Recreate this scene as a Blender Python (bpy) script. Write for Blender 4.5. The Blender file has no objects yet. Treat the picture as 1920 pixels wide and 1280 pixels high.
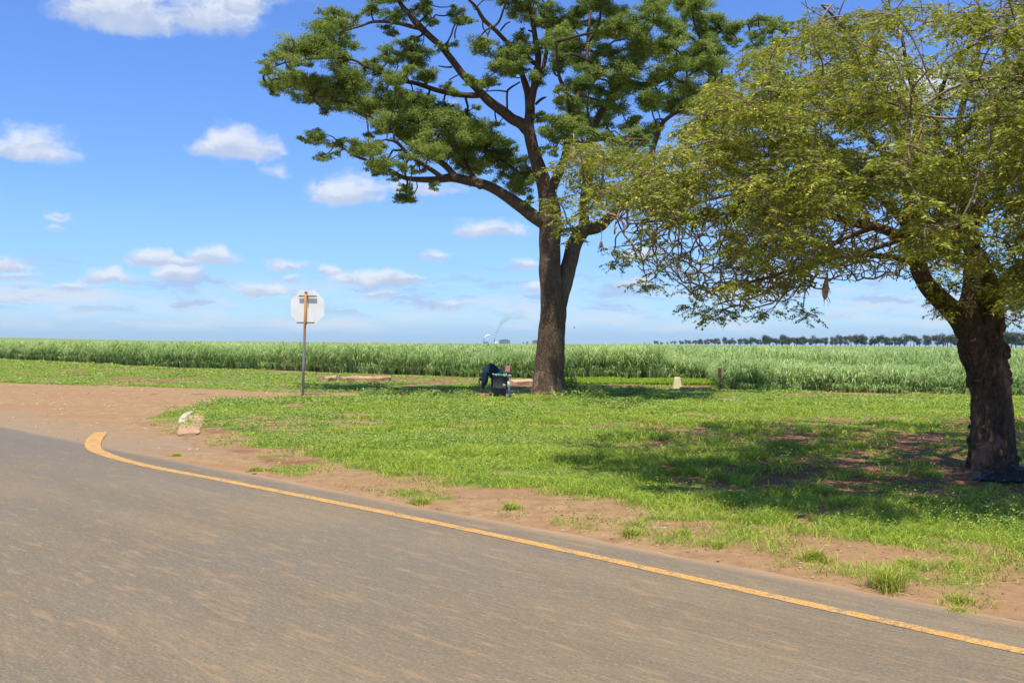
import bpy, math, random
import numpy as np
from mathutils import Matrix, Vector
rng = np.random.default_rng(11)
random.seed(11)
R = math.radians
sc = bpy.context.scene
COL = sc.collection

# ------------------------------------------------------------------ camera
F = 1800.0                                   # focal length in px of a 1920 px wide frame
cam_d = bpy.data.cameras.new('camera')
cam_d.sensor_width = 36.0
cam_d.lens = 36.0 * F / 1920.0
cam_d.clip_start = 0.1
cam_d.clip_end = 30000
cam = bpy.data.objects.new('camera', cam_d); COL.objects.link(cam)
HC = 1.65
MAT3 = Matrix.Rotation(R(90 + 0.125), 3, 'X') @ Matrix.Rotation(R(0.38), 3, 'Z')
cam.matrix_world = Matrix.Translation((0, 0, HC)) @ MAT3.to_4x4()
sc.camera = cam
M3 = np.array(MAT3)
# ------------------------------------------------------------------ sun, exposure
SUN_EL = 71.5
SUN_H = (-0.12, -0.85)                        # horizontal direction towards the sun
n_ = math.hypot(*SUN_H)
TO_SUN = Vector((SUN_H[0] / n_ * math.cos(R(SUN_EL)), SUN_H[1] / n_ * math.cos(R(SUN_EL)), math.sin(R(SUN_EL))))
sun_d = bpy.data.lights.new('sun', 'SUN'); sun_d.energy = 5.0; sun_d.angle = R(0.5); sun_d.color = (1.0, 0.93, 0.80)
sun = bpy.data.objects.new('sun', sun_d); COL.objects.link(sun)
sun.rotation_euler = TO_SUN.to_track_quat('Z', 'Y').to_euler()
sc.view_settings.view_transform = 'Standard'; sc.view_settings.look = 'None'
sc.view_settings.exposure = 0.35; sc.view_settings.gamma = 1.0
try: sc.view_settings.use_curve_mapping = False
except Exception: pass
sc.cycles.max_bounces = 6; sc.cycles.diffuse_bounces = 3; sc.cycles.transmission_bounces = 4
sc.cycles.transparent_max_bounces = 8; sc.cycles.volume_bounces = 1
sc.cycles.use_denoising = True

# ------------------------------------------------------------------ projection helpers
def ray(px, py):
    px = np.asarray(px, float); py = np.asarray(py, float)
    v = np.stack([(px - 960) / F, -(py - 640) / F, -np.ones_like(px)], -1)
    return v @ M3.T
def gnd(px, py, z=0.0):
    d = ray(px, py); t = (z - HC) / d[..., 2]
    return np.stack([d[..., 0] * t, d[..., 1] * t, np.full_like(t, z)], -1)
def at(px, py, Y):
    d = ray(px, py); t = np.asarray(Y, float) / d[..., 1]
    p = d * t[..., None]; p[..., 2] += HC
    return p
def sky_at(px, py):
    d = ray(px, py); d = d / np.linalg.norm(d)
    return math.atan2(d[0], d[1]), math.asin(d[2])

# ------------------------------------------------------------------ node helper
class NT:
    def __init__(s, tree): s.t = tree; s.n = tree.nodes; s.l = tree.links
    def new(s, typ, ins=None, **kw):
        nd = s.n.new(typ)
        for k, v in kw.items(): setattr(nd, k, v)
        if ins:
            for k, v in ins.items():
                sk = nd.inputs[k]
                if isinstance(v, bpy.types.NodeSocket): s.l.new(v, sk)
                else: sk.default_value = v
        return nd
    def math(s, op, a, b=0.0, c=0.0, clamp=False):
        return s.new('ShaderNodeMath', {0: a, 1: b, 2: c}, operation=op, use_clamp=clamp).outputs[0]
    def vmath(s, op, a, b=(0, 0, 0), c=(0, 0, 0)):
        nd = s.n.new('ShaderNodeVectorMath'); nd.operation = op
        for i, v in enumerate((a, b, c)):
            if isinstance(v, bpy.types.NodeSocket): s.l.new(v, nd.inputs[i])
            else: nd.inputs[i].default_value = v
        return nd
    def mix(s, f, a, b, mode='MIX'):
        nd = s.n.new('ShaderNodeMix'); nd.data_type = 'RGBA'; nd.blend_type = mode; nd.clamp_factor = True
        for k, v in ((0, f), (6, a), (7, b)):
            if isinstance(v, bpy.types.NodeSocket): s.l.new(v, nd.inputs[k])
            else: nd.inputs[k].default_value = (tuple(v) + (1,))[:4] if k else v
        return nd.outputs[2]
    def noise(s, vec, scale, detail=4, rough=0.55, dist=0.0):
        return s.new('ShaderNodeTexNoise', {'Vector': vec, 'Scale': scale, 'Detail': detail, 'Roughness': rough, 'Distortion': dist}).outputs[0]
    def smooth(s, v, a, b, o0=0.0, o1=1.0):
        nd = s.new('ShaderNodeMapRange', {0: v, 1: a, 2: b, 3: o0, 4: o1}, interpolation_type='SMOOTHSTEP'); return nd.outputs[0]
    def pos(s): return s.n.new('ShaderNodeNewGeometry').outputs['Position']
    def obj(s): return s.n.new('ShaderNodeTexCoord').outputs['Object']
    def scale(s, v, k): return s.vmath('MULTIPLY', v, k).outputs[0]
    def attr(s, name): return s.new('ShaderNodeAttribute', attribute_name=name).outputs['Fac']
def material(name):
    m = bpy.data.materials.new(name); m.use_nodes = True
    n = NT(m.node_tree); b = n.n['Principled BSDF']; b.inputs['Specular IOR Level'].default_value = 0.25
    return m, n, b
def simple_mat(name, col, rough=0.8, var=0.25, scale=8.0, metal=0.0, bump=0.2, col2=None):
    m, n, b = material(name)
    p = n.obj(); f = n.noise(p, scale, 5)
    c2 = col2 or tuple(c * (1 - var) for c in col); c1 = tuple(min(1, c * (1 + var * 0.5)) for c in col)
    n.l.new(n.mix(n.smooth(f, 0.3, 0.7), c2, c1), b.inputs['Base Color'])
    b.inputs['Roughness'].default_value = rough; b.inputs['Metallic'].default_value = metal
    if bump:
        bp = n.new('ShaderNodeBump', {'Height': n.noise(p, scale * 4, 4), 'Strength': bump, 'Distance': 0.02})
        n.l.new(bp.outputs[0], b.inputs['Normal'])
    return m

# ------------------------------------------------------------------ world: sky and clouds
w = bpy.data.worlds.new('World'); sc.world = w; w.use_nodes = True
n = NT(w.node_tree); bg = n.n['Background']
sky = n.n.new('ShaderNodeTexSky'); sky.sky_type = 'NISHITA'; sky.sun_disc = False
sky.sun_elevation = R(SUN_EL); sky.sun_rotation = math.atan2(TO_SUN.x, TO_SUN.y)
sky.altitude = 600; sky.air_density = 1.0; sky.dust_density = 0.2; sky.ozone_density = 4.0
SKY_STRENGTH = 0.12
gen = n.n.new('ShaderNodeTexCoord').outputs['Generated']
sep = n.new('ShaderNodeSeparateXYZ', {0: gen})
az = n.math('ARCTAN2', sep.outputs[0], sep.outputs[1])
el = n.math('ARCSINE', sep.outputs[2])
P = n.new('ShaderNodeCombineXYZ', {0: az, 1: el, 2: 0.0}).outputs[0]
wn = n.new('ShaderNodeTexNoise', {'Vector': P, 'Scale': 22.0, 'Detail': 4.0, 'Roughness': 0.6})
warp = n.vmath('MULTIPLY_ADD', wn.outputs['Color'], (0.045, 0.022, 0), (-0.0225, -0.011, 0)).outputs[0]
PW = n.vmath('ADD', P, warp).outputs[0]
fb = n.noise(n.scale(PW, (1, 1.5, 1)), 45, 7, 0.62)
fb2 = n.noise(n.scale(PW, (1, 1.6, 1)), 16, 4, 0.55)
# x, y, half width, half height above the base, weight
CL = [(230, 38, 150, 90, 1.0), (385, 45, 120, 75, 1.0), (450, 20, 60, 60, .9), (300, -30, 260, 70, 1),
      (55, 290, 78, 62, 1.15), (20, 292, 60, 40, 1), (92, 292, 40, 36, .9),
      (450, 286, 80, 58, 1.2), (395, 286, 60, 28, .9), (500, 284, 38, 40, .8),
      (520, 325, 30, 28, .55), (655, 372, 84, 62, 1.15), (600, 352, 40, 24, .55), (790, 358, 110, 24, .8),
      (925, 437, 84, 36, 1.1), (890, 435, 50, 28, .9), (296, 492, 48, 32, 1.2), (398, 494, 58, 34, 1.15), (340, 498, 110, 20, .9),
      (205, 528, 58, 30, 1.1), (338, 523, 62, 26, 1.05), (545, 500, 50, 20, .75), (610, 514, 26, 18, .9), (700, 526, 100, 26, 1.1), (760, 527, 60, 12, .8),
      (490, 548, 52, 26, 1.1), (550, 522, 28, 12, .75), (20, 500, 46, 22, .7), (30, 514, 46, 10, .7), (100, 402, 30, 12, .6), (95, 428, 22, 10, .5),
      (815, 480, 32, 13, .65), (980, 496, 34, 14, .6), (1010, 545, 34, 24, .95), (1192, 538, 30, 22, .95), (1200, 486, 50, 24, .9),
      (1740, 185, 130, 70, 1.1), (1660, 130, 60, 40, .7), (710, 552, 50, 10, .7), (850, 572, 50, 12, .7), (130, 540, 40, 12, .7),
      (1480, 520, 60, 30, .9), (2050, 300, 120, 70, 1), (-160, 200, 120, 60, 1), (-120, 480, 90, 30, 1), (840, 205, 40, 22, .5)]
CL = [(x, y, hw * (1.0 if y > 470 else .95), hh * (1.0 if y > 470 else .95), wt * (1.30 if y > 470 else 1.05)) for (x, y, hw, hh, wt) in CL]
fields = None; tops = None
for (x, y, hw, hh, wt) in CL:
    a0, e0 = sky_at(x, y); sx = hw / F; sy = hh / F
    q = n.vmath('MULTIPLY_ADD', PW, (1 / sx, 1 / sy, 0), (-a0 / sx, -e0 / sy, 0)).outputs[0]
    if hh >= 18:
        ab = n.vmath('ABSOLUTE', q).outputs[0]
        # below the base line the ellipse is three times thinner
        q2 = n.vmath('MULTIPLY', n.vmath('SUBTRACT', ab, q).outputs[0], (0, 1.15, 0)).outputs[0]
        qq = n.vmath('ADD', q, n.vmath('MULTIPLY', q2, (0, -1, 0)).outputs[0]).outputs[0]
    else: qq = q
    ln = n.vmath('LENGTH', qq).outputs['Value']
    f = n.math('MULTIPLY_ADD', ln, -wt, wt)
    fields = f if fields is None else n.math('SMOOTH_MAX', fields, f, 0.12)
    qy = n.new('ShaderNodeSeparateXYZ', {0: q}).outputs[1]
    hgt_ = n.math('MULTIPLY_ADD', qy, 0.5, f)
    tops = hgt_ if tops is None else n.math('SMOOTH_MAX', tops, hgt_, 0.12)
fld = n.math('ADD', fields, n.math('MULTIPLY_ADD', fb, 1.05, -0.52))
fld = n.math('ADD', fld, n.math('MULTIPLY_ADD', fb2, 0.55, -0.27))
dens = n.smooth(fld, -0.06, 0.72)
# generic thin streaks low over the horizon, all around
st = n.noise(n.scale(PW, (5.0, 42, 1)), 1.0, 6, 0.6)
st2 = n.noise(n.scale(PW, (14.0, 95, 1)), 1.0, 5, 0.6)
band = n.math('MULTIPLY', n.smooth(el, 0.006, 0.020), n.smooth(el, 0.075, 0.040))
sdn = n.math('MULTIPLY', n.smooth(n.math('ADD', st, n.math('MULTIPLY', n.math('SUBTRACT', st2, 0.5), 0.5)), 0.42, 0.66), band)
# small scattered grey cloud flecks at middle-low height
fl = n.noise(n.scale(PW, (13, 60, 1)), 1.0, 5, 0.6)
flm = n.math('MULTIPLY', n.smooth(fl, 0.49, 0.62), n.math('MULTIPLY', n.smooth(el, 0.022, 0.035), n.smooth(el, 0.105, 0.060)))
hs = n.new('ShaderNodeHueSaturation', {'Hue': 0.5, 'Saturation': 1.15, 'Value': 1.0, 'Color': sky.outputs[0]}).outputs[0]
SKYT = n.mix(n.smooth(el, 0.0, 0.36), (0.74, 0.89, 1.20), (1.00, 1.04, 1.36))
SKYT = n.mix(n.smooth(el, 0.36, 0.95), SKYT, (1.15, 0.92, 0.72))  # unseen sky above the frame tinted warmer to take blue out of the ambient light
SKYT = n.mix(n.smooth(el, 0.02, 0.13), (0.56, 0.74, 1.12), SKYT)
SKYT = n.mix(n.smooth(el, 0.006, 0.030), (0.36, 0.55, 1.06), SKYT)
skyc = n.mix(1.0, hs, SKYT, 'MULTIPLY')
K = 1.0 / SKY_STRENGTH
lit = n.mix(n.smooth(n.math('ADD', n.math('SUBTRACT', tops, fields), n.math('MULTIPLY', n.math('SUBTRACT', fb, .5), 0.7)), -0.06, 0.26), (0.42 * K, 0.49 * K, 0.64 * K), (0.65 * K, 0.69 * K, 0.75 * K))
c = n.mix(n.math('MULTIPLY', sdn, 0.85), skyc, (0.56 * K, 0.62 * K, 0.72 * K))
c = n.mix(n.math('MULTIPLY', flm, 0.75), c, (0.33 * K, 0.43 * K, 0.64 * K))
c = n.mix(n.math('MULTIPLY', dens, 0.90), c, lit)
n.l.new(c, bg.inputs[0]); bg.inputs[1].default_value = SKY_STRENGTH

# ------------------------------------------------------------------ mesh helpers
class MB:
    def __init__(s): s.v = []; s.q = []; s.t = []; s.n = 0; s.a = []; s.at = False
    def add(s, v, q=None, t=None, a=None):
        v = np.asarray(v, np.float32).reshape(-1, 3)
        if q is not None and len(q): s.q.append(np.asarray(q, np.int32).reshape(-1, 4) + s.n)
        if t is not None and len(t): s.t.append(np.asarray(t, np.int32).reshape(-1, 3) + s.n)
        if a is None: a = np.full(len(v), 0.5, np.float32)
        else: s.at = True
        s.a.append(np.broadcast_to(np.asarray(a, np.float32), (len(v),)))
        s.v.append(v); s.n += len(v); return s
    def mesh(s, name, mats, smooth=True):
        me = bpy.data.meshes.new(name)
        v = np.concatenate(s.v) if s.v else np.zeros((0, 3), np.float32)
        q = np.concatenate(s.q) if s.q else np.zeros((0, 4), np.int32)
        t = np.concatenate(s.t) if s.t else np.zeros((0, 3), np.int32)
        me.vertices.add(len(v)); me.vertices.foreach_set('co', v.ravel())
        nl = q.size + t.size; nf = len(q) + len(t)
        me.loops.add(nl); me.polygons.add(nf)
        me.loops.foreach_set('vertex_index', np.concatenate([q.ravel(), t.ravel()]).astype(np.int32))
        st = np.concatenate([np.arange(len(q)) * 4, q.size + np.arange(len(t)) * 3]).astype(np.int32)
        me.polygons.foreach_set('loop_start', st)
        me.polygons.foreach_set('use_smooth', np.full(nf, smooth, bool))
        if s.at:
            at_ = me.attributes.new('tint', 'FLOAT', 'POINT'); at_.data.foreach_set('value', np.concatenate(s.a))
        me.update(calc_edges=True)
        for m in (mats if isinstance(mats, (list, tuple)) else [mats]): me.materials.append(m)
        return me
    def build(s, name, mats, parent=None, smooth=True):
        o = bpy.data.objects.new(name, s.mesh(name, mats, smooth)); COL.objects.link(o)
        if parent is not None: o.parent = parent; o.matrix_parent_inverse = Matrix.Translation(-parent.location) if parent.location.length else Matrix()
        return o
def tag(o, label=None, cat=None, group=None, kind=None):
    for k, v in (('label', label), ('category', cat), ('group', group), ('kind', kind)):
        if v: o[k] = v
    return o
def thing(name, loc, label, cat, group=None, kind=None):
    o = bpy.data.objects.new(name, None); COL.objects.link(o); o.location = loc; o.empty_display_size = 0.2
    return tag(o, label, cat, group, kind)
def tube(mb, pts, rad, sides=8, cap=True, rough=0.0, a=None, seed=0, lobes=0.0):
    pts = np.asarray(pts, float); m = len(pts); rad = np.broadcast_to(np.asarray(rad, float), (m,))
    T = np.gradient(pts, axis=0); T /= np.linalg.norm(T, axis=1)[:, None] + 1e-9
    mt = T.mean(0); ref = np.array([1., 0, 0]) if abs(mt[0]) < 0.6 * np.linalg.norm(mt) + 1e-6 else np.array([0, 1., 0])
    A = ref - T * (T @ ref)[:, None]; A /= np.linalg.norm(A, axis=1)[:, None] + 1e-9
    B = np.cross(T, A)
    th = np.arange(sides) / sides * 2 * np.pi
    rr = np.repeat(rad[:, None], sides, 1)
    if rough:
        L = np.concatenate([[0], np.cumsum(np.linalg.norm(np.diff(pts, axis=0), axis=1))])
        q = np.stack(np.broadcast_arrays(np.cos(th)[None] * 1.4, np.sin(th)[None] * 1.4, L[:, None] * 0.8 + seed * 7.7), -1)
        q2 = np.stack(np.broadcast_arrays(np.cos(th)[None] * 5, np.sin(th)[None] * 5, L[:, None] * 2.2 + seed * 3.1), -1)
        rr = rr * (1 + rough * (2.2 * (vnoise3(q) - 0.5) + 1.2 * (vnoise3(q2) - 0.5)))
    V = pts[:, None] + rr[..., None] * (np.cos(th)[None, :, None] * A[:, None] + np.sin(th)[None, :, None] * B[:, None])
    V = V.reshape(-1, 3)
    i = np.arange(m - 1)[:, None] * sides; j = np.arange(sides)[None]; j2 = (j + 1) % sides
    Q = np.stack([i + j, i + j2, i + sides + j2, i + sides + j], -1).reshape(-1, 4)
    tt = []
    if cap:
        V = np.concatenate([V, pts[:1], pts[-1:]]); c0 = m * sides; c1 = c0 + 1
        for k in range(sides):
            k2 = (k + 1) % sides
            tt.append((k2, k, c0)); tt.append(((m - 1) * sides + k, (m - 1) * sides + k2, c1))
    mb.add(V, Q, tt, a)
def hash3(i, j, k):
    h = (i.astype(np.int64) * 374761393 + j.astype(np.int64) * 668265263 + k.astype(np.int64) * 2147483647) & 0xffffffff
    h = ((h ^ (h >> 13)) * 1274126177) & 0xffffffff
    h = (h ^ (h >> 16)) & 0xffffff
    return h / float(0xffffff)
def vnoise3(p):
    p = np.asarray(p, float); i = np.floor(p).astype(np.int64); f = p - i; u = f * f * (3 - 2 * f)
    r = 0
    for a in (0, 1):
        for b in (0, 1):
            for c in (0, 1):
                wgt = (u[..., 0] if a else 1 - u[..., 0]) * (u[..., 1] if b else 1 - u[..., 1]) * (u[..., 2] if c else 1 - u[..., 2])
                r = r + wgt * hash3(i[..., 0] + a, i[..., 1] + b, i[..., 2] + c)
    return r
def fbm2(x, y, s, seed=0, octs=4):
    r = 0; amp = .5; tot = 0
    x = np.asarray(x, float); y = np.asarray(y, float)
    for o in range(octs):
        r = r + amp * vnoise3(np.stack(np.broadcast_arrays(x / s + seed * 13.1, y / s + seed * 5.7, seed + o * 3.3 + 0 * x), -1))
        tot += amp; amp *= .5; s = s * .5
    return r / tot
def sstep(x, a, b):
    t = np.clip((x - a) / (b - a), 0, 1); return t * t * (3 - 2 * t)
def catmull(pts, k=8):
    pts = np.asarray(pts, float); e = np.vstack([2 * pts[0] - pts[1], pts, 2 * pts[-1] - pts[-2]]); out = []
    for i in range(len(pts) - 1):
        p0, p1, p2, p3 = e[i:i + 4]
        for t in np.arange(k) / k:
            out.append(.5 * ((2 * p1) + (-p0 + p2) * t + (2 * p0 - 5 * p1 + 4 * p2 - p3) * t * t + (-p0 + 3 * p1 - 3 * p2 + p3) * t ** 3))
    out.append(pts[-1]); return np.array(out)
def inpoly(x, y, poly):
    ins = np.zeros(np.shape(x), bool); m = len(poly)
    for i in range(m):
        x1, y1 = poly[i]; x2, y2 = poly[(i + 1) % m]
        if y1 == y2: continue
        c = ((y1 > y) != (y2 > y)) & (x < (x2 - x1) * (y - y1) / (y2 - y1) + x1)
        ins ^= c
    return ins
def box(mb, c, s, rot=None, bev=0.0, taper=1.0, a=None):
    x, y, z = [k / 2 for k in s]
    if bev:
        b = bev; ring = [(-x + b, -y), (x - b, -y), (x, -y + b), (x, y - b), (x - b, y), (-x + b, y), (-x, y - b), (-x, -y + b)]
    else: ring = [(-x, -y), (x, -y), (x, y), (-x, y)]
    k = len(ring); V = []
    zs = [(-z, 1.0), (z - bev, taper), (z, taper * (1 - bev / max(x, y)))] if bev else [(-z, 1.0), (z, taper)]
    for zz, sc_ in zs:
        for (px_, py_) in ring: V.append((px_ * sc_, py_ * sc_, zz))
    V = np.array(V); Q = []
    for l in range(len(zs) - 1):
        for i in range(k): Q.append((l * k + i, l * k + (i + 1) % k, (l + 1) * k + (i + 1) % k, (l + 1) * k + i))
    V = np.vstack([V, [(0, 0, -z)], [(0, 0, z)]]); T = []
    L = (len(zs) - 1) * k; c0 = len(V) - 2; c1 = len(V) - 1
    for i in range(k): T.append(((i + 1) % k, i, c0)); T.append((L + i, L + (i + 1) % k, c1))
    if rot is not None: V = V @ np.array(rot).T
    mb.add(V + np.array(c), Q, T, a)

# ------------------------------------------------------------------ layout of the ground
E0 = gnd(1920, 1165)[:2]; E1 = gnd(0, 800)[:2]
RD = (E1 - E0) / np.linalg.norm(E1 - E0); RN = np.array([RD[1], -RD[0]])
if RN[1] < 0: RN = -RN
def edge_d(x, y): return (x - E0[0]) * RN[0] + (y - E0[1]) * RN[1]     # > 0 on the verge side
def G2(pts): return [tuple(gnd(a, b)[:2]) for a, b in pts]
dirt_poly = G2([(-420, 722), (0, 719), (200, 725), (300, 728), (450, 733), (560, 737), (700, 737), (850, 735), (1000, 733),
                (1010, 741), (900, 744), (760, 744), (600, 746), (500, 748), (420, 753), (365, 763), (318, 775), (283, 788), (283, 800), (318, 812), (350, 830),
                (420, 845), (480, 862), (520, 885), (440, 905), (300, 882), (0, 832), (-420, 722 + 16)])
dirt_poly = [p for p in dirt_poly]
# cane front edge (world)
cf_px = [(-900, 668), (-300, 668), (0, 672), (150, 680), (300, 688), (450, 692), (567, 697), (720, 702), (900, 708), (1010, 711), (1120, 711), (1330, 712), (1356, 731), (1500, 734), (1700, 739), (1920, 742), (2400, 752), (3200, 760)]
cf = np.array([gnd(a, b)[:2] for a, b in cf_px])
cf_az = cf[:, 0] / cf[:, 1]; o_ = np.argsort(cf_az); cf_az = cf_az[o_]; cf_Y = cf[o_, 1]
def cane_front(x, y):           # distance beyond the cane's front edge along the view of the verge
    return y - np.interp(x / np.maximum(y, 1.0), cf_az, cf_Y)
red_spots = [(835, 716, 100, 8), (760, 727, 120, 3), (985, 727, 70, 5), (300, 712, 120, 3), (715, 713, 60, 4), (240, 711, 85, 3.5), (40, 700, 30, 2.5), (150, 696, 30, 1.5), (450, 700, 50, 1.5), (600, 742, 26, 4), (640, 752, 35, 4), (585, 757, 20, 3),
             (1042, 775, 22, 4), (1300, 724, 60, 3), (1150, 724, 90, 2.0), (985, 724, 40, 5), (1380, 740, 30, 2), (1500, 742, 80, 3), (1700, 749, 90, 3), 
             (1850, 895, 110, 20), (1250, 830, 80, 6), (370, 790, 18, 18), (400, 812, 45, 10), (460, 845, 60, 9), (540, 868, 70, 8), (1120, 800, 60, 3), (1800, 800, 80, 7), (900, 800, 60, 3), (720, 872, 60, 6), (300, 716, 40, 2), (820, 770, 50, 2.5)]
def spot_field(x, y):
    d = np.stack([x, y, np.zeros_like(x)], -1); v = (d - np.array([0, 0, HC])) @ M3     # in camera coordinates only to place the worn patches read off the photo
    zz = np.minimum(v[..., 2], -0.1); px = 960 - F * v[..., 0] / zz; py = 640 + F * v[..., 1] / zz
    r = np.zeros(np.shape(x))
    for (cx, cy, rx, ry) in red_spots:
        r = np.maximum(r, 1.25 - np.sqrt(((px - cx) / rx) ** 2 + ((py - cy) / ry) ** 2))
    return np.where(y > 2, r, 0)
def fields_at(x, y):
    x = np.asarray(x, float); y = np.asarray(y, float)
    n1 = fbm2(x, y, 1.6, 1) - .5; n2 = fbm2(x, y, .55, 2) - .5; n3 = fbm2(x, y, 6.0, 3) - .5
    de = edge_d(x, y)
    wx = x + n2 * 0.8; wy = y + n1 * 1.2
    dp = inpoly(wx, wy, dirt_poly)
    along = (x - E0[0]) * RD[0] + (y - E0[1]) * RD[1]
    wv = np.interp(along, [-20, 0, 4, 9, 12, 16], [2.1, 1.85, 1.5, 1.4, 1.8, 2.9])
    g = sstep(de / wv + n1 * 0.9 + n2 * 0.8, 0.55, 1.25)
    strip = sstep(n2 * 2.4 + n1 * 1.2 + n3 * .8 + .15 * sstep(-x, 0, 1), -.12, 0.50) * sstep(de, 0.05, 0.35)
    g = np.maximum(g, strip * 0.72)
    sp = spot_field(x, y) + n2 * 1.6 + n1 * 0.9
    red = sstep(sp, 0.35, 0.75)
    g = g * (1 - 0.93 * red)
    g = g * (1 - 0.80 * sstep(n2 + 0.6 * n1 + .06 * sstep(-x, 1, 5) + .10 * sstep(x, 2, 5) * sstep(22 - y, 0, 5), 0.12, 0.26))
    n4 = fbm2(x, y, .22, 9, 3) - .5; zone = .35 + .90 * sstep(x, .8, 2.5) * sstep(24 - y, 0, 4) * sstep(y, 8.0, 9.5) + .45 * sstep(-x, 1, 4) * sstep(25 - y, 0, 6)
    g = g * (1 - .97 * np.clip(zone, 0, 1) * sstep(n4 + .5 * n1, .16 - .17 * zone, .26 - .17 * zone))
    g = np.where(dp, 0.0, g); g = np.where(de < 0.0, 0.0, g)
    cfr = cane_front(x, y)
    g = g * (1 - 0.75 * sstep(cfr + n1 * 2, -1.6, -0.3))
    red = np.maximum(red, .85 * sstep(x, .8, 2.5) * sstep(24 - y, 0, 4) * sstep(y, 8.3, 9.8) * sstep(de, 2.0, 3.2))
    return np.clip(g, 0, 1), np.clip(red, 0, 1), dp, de
def ground_z(x, y, g, dp, de):
    z = (fbm2(x, y, 3.0, 7) - .5) * 0.10 + (fbm2(x, y, .7, 8) - .5) * 0.035
    k = sstep(de, 0.0, 1.0) * np.where(dp, 0.25, 1.0)
    z = 0.005 + z * k + 0.02 * k
    return np.where(de < 0.02, -0.012, z)

xs = np.concatenate([-np.geomspace(9000, 45, 26), np.arange(-44, 24, .22), np.geomspace(24.5, 9000, 30)])
ys = np.concatenate([-np.geomspace(9000, 14, 22), np.arange(-12, 3, 1.5), np.arange(3, 24, .13), np.arange(24, 62, .32), np.geomspace(62.6, 9000, 34)])
X, Y = np.meshgrid(xs, ys)
g, red, dp, de = fields_at(X, Y)
Z = ground_z(X, Y, g, dp, de)
far = (np.hypot(X, Y) > 90); Z = np.where(far & (de > 0), 0.0, Z)
mb = MB(); nx = len(xs); ny = len(ys)
I = (np.arange(ny - 1)[:, None] * nx + np.arange(nx - 1)[None])
mb.add(np.stack([X, Y, Z], -1).reshape(-1, 3), np.stack([I, I + 1, I + nx + 1, I + nx], -1).reshape(-1, 4), None)
# ground material
mG, nG, bG = material('soil')
p = nG.pos()
f1 = nG.noise(p, 0.45, 6, 0.6); f2 = nG.noise(p, 5, 6, 0.65); f3 = nG.noise(p, 38, 4, 0.7)
gre = nG.attr('green'); rd = nG.attr('red')
soil = nG.mix(nG.smooth(f2, .3, .7), (0.24, 0.145, 0.072), (0.40, 0.262, 0.142))
soil = nG.mix(nG.smooth(f1, .35, .7), soil, (0.32, 0.185, 0.095))
redc = nG.mix(nG.smooth(f2, .3, .7), (0.17, 0.078, 0.040), (0.30, 0.155, 0.085))
soil = nG.mix(nG.math('MULTIPLY', rd, nG.smooth(f1, .25, .55)), soil, redc)
grc = nG.mix(nG.smooth(f2, .3, .7), (0.09, 0.13, 0.022), (0.19, 0.25, 0.045))
col = nG.mix(nG.smooth(nG.math('ADD', gre, nG.math('MULTIPLY', nG.math('SUBTRACT', f3, .5), 0.9)), 0.25, 0.7), soil, grc)
f4 = nG.noise(p, 14, 5, .7)
col = nG.mix(nG.smooth(f3, .60, .70, 0, .45), col, (0.5, 0.38, 0.26))
col = nG.mix(nG.smooth(f4, .45, .30, 0, .55), col, (0.13, 0.075, 0.04))
nG.l.new(col, bG.inputs['Base Color']); bG.inputs['Roughness'].default_value = 1
bp = nG.new('ShaderNodeBump', {'Height': nG.math('ADD', f3, f2), 'Strength': .7, 'Distance': .03}); nG.l.new(bp.outputs[0], bG.inputs['Normal'])
go = mb.build('ground', mG)
for nm, arr in (('green', g), ('red', red)):
    a_ = go.data.attributes.new(nm, 'FLOAT', 'POINT'); a_.data.foreach_set('value', arr.ravel().astype(np.float32))
tag(go, kind='structure')

# ------------------------------------------------------------------ dirt road sheet
def grid_sheet(name, poly, step, z, mat, mask):
    P_ = np.array(poly); x0, y0 = P_.min(0); x1, y1 = P_.max(0)
    gx = np.arange(x0, x1, step[0]); gy = np.arange(y0, y1, step[1]); XX, YY = np.meshgrid(gx, gy)
    m = mask(XX, YY); nx_ = len(gx); I_ = np.arange(len(gy) - 1)[:, None] * nx_ + np.arange(nx_ - 1)[None]
    ok = m[:-1, :-1] & m[1:, :-1] & m[:-1, 1:] & m[1:, 1:]
    q = np.stack([I_, I_ + 1, I_ + nx_ + 1, I_ + nx_], -1)[ok]
    used = np.unique(q); mp = -np.ones(XX.size, int); mp[used] = np.arange(len(used))
    V = np.stack([XX, YY, z(XX, YY)], -1).reshape(-1, 3)[used]
    b = MB(); b.add(V, mp[q]); return b.build(name, mat)
mD, nD, bD = material('gravel')
p = nD.pos(); f1 = nD.noise(p, 0.35, 6, .6); f2 = nD.noise(p, 3.5, 6, .7); f3 = nD.noise(p, 30, 4, .75); fs = nD.noise(nD.scale(p, (0.25, 1.6, 1)), .8, 5, .6)
vg = nD.new('ShaderNodeTexVoronoi', {'Vector': p, 'Scale': 22.0}).outputs['Distance']
cD = nD.mix(nD.smooth(f2, .3, .7), (0.27, 0.165, 0.080), (0.40, 0.265, 0.142))
cD = nD.mix(nD.smooth(fs, .42, .66, 0, .7), cD, (0.33, 0.17, 0.09))
dist_e = nD.vmath('DOT_PRODUCT', p, (RN[0], RN[1], 0)).outputs['Value']
e_off = float(E0 @ RN)
near_e = nD.smooth(nD.math('ADD', nD.math('SUBTRACT', dist_e, e_off), nD.math('MULTIPLY', f1, 3.0)), 1.8, 4.0)
al_ = nD.vmath('DOT_PRODUCT', p, (RD[0], RD[1], 0)).outputs['Value']
fa_ = nD.smooth(nD.math('ADD', al_, nD.math('MULTIPLY', f1, 2.0)), float(gnd(400, 860)[:2] @ RD) + .5, float(gnd(250, 840)[:2] @ RD) + 1.5)
near_e = nD.math('SUBTRACT', 1.0, nD.math('MULTIPLY', nD.math('SUBTRACT', 1.0, near_e), fa_))
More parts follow.
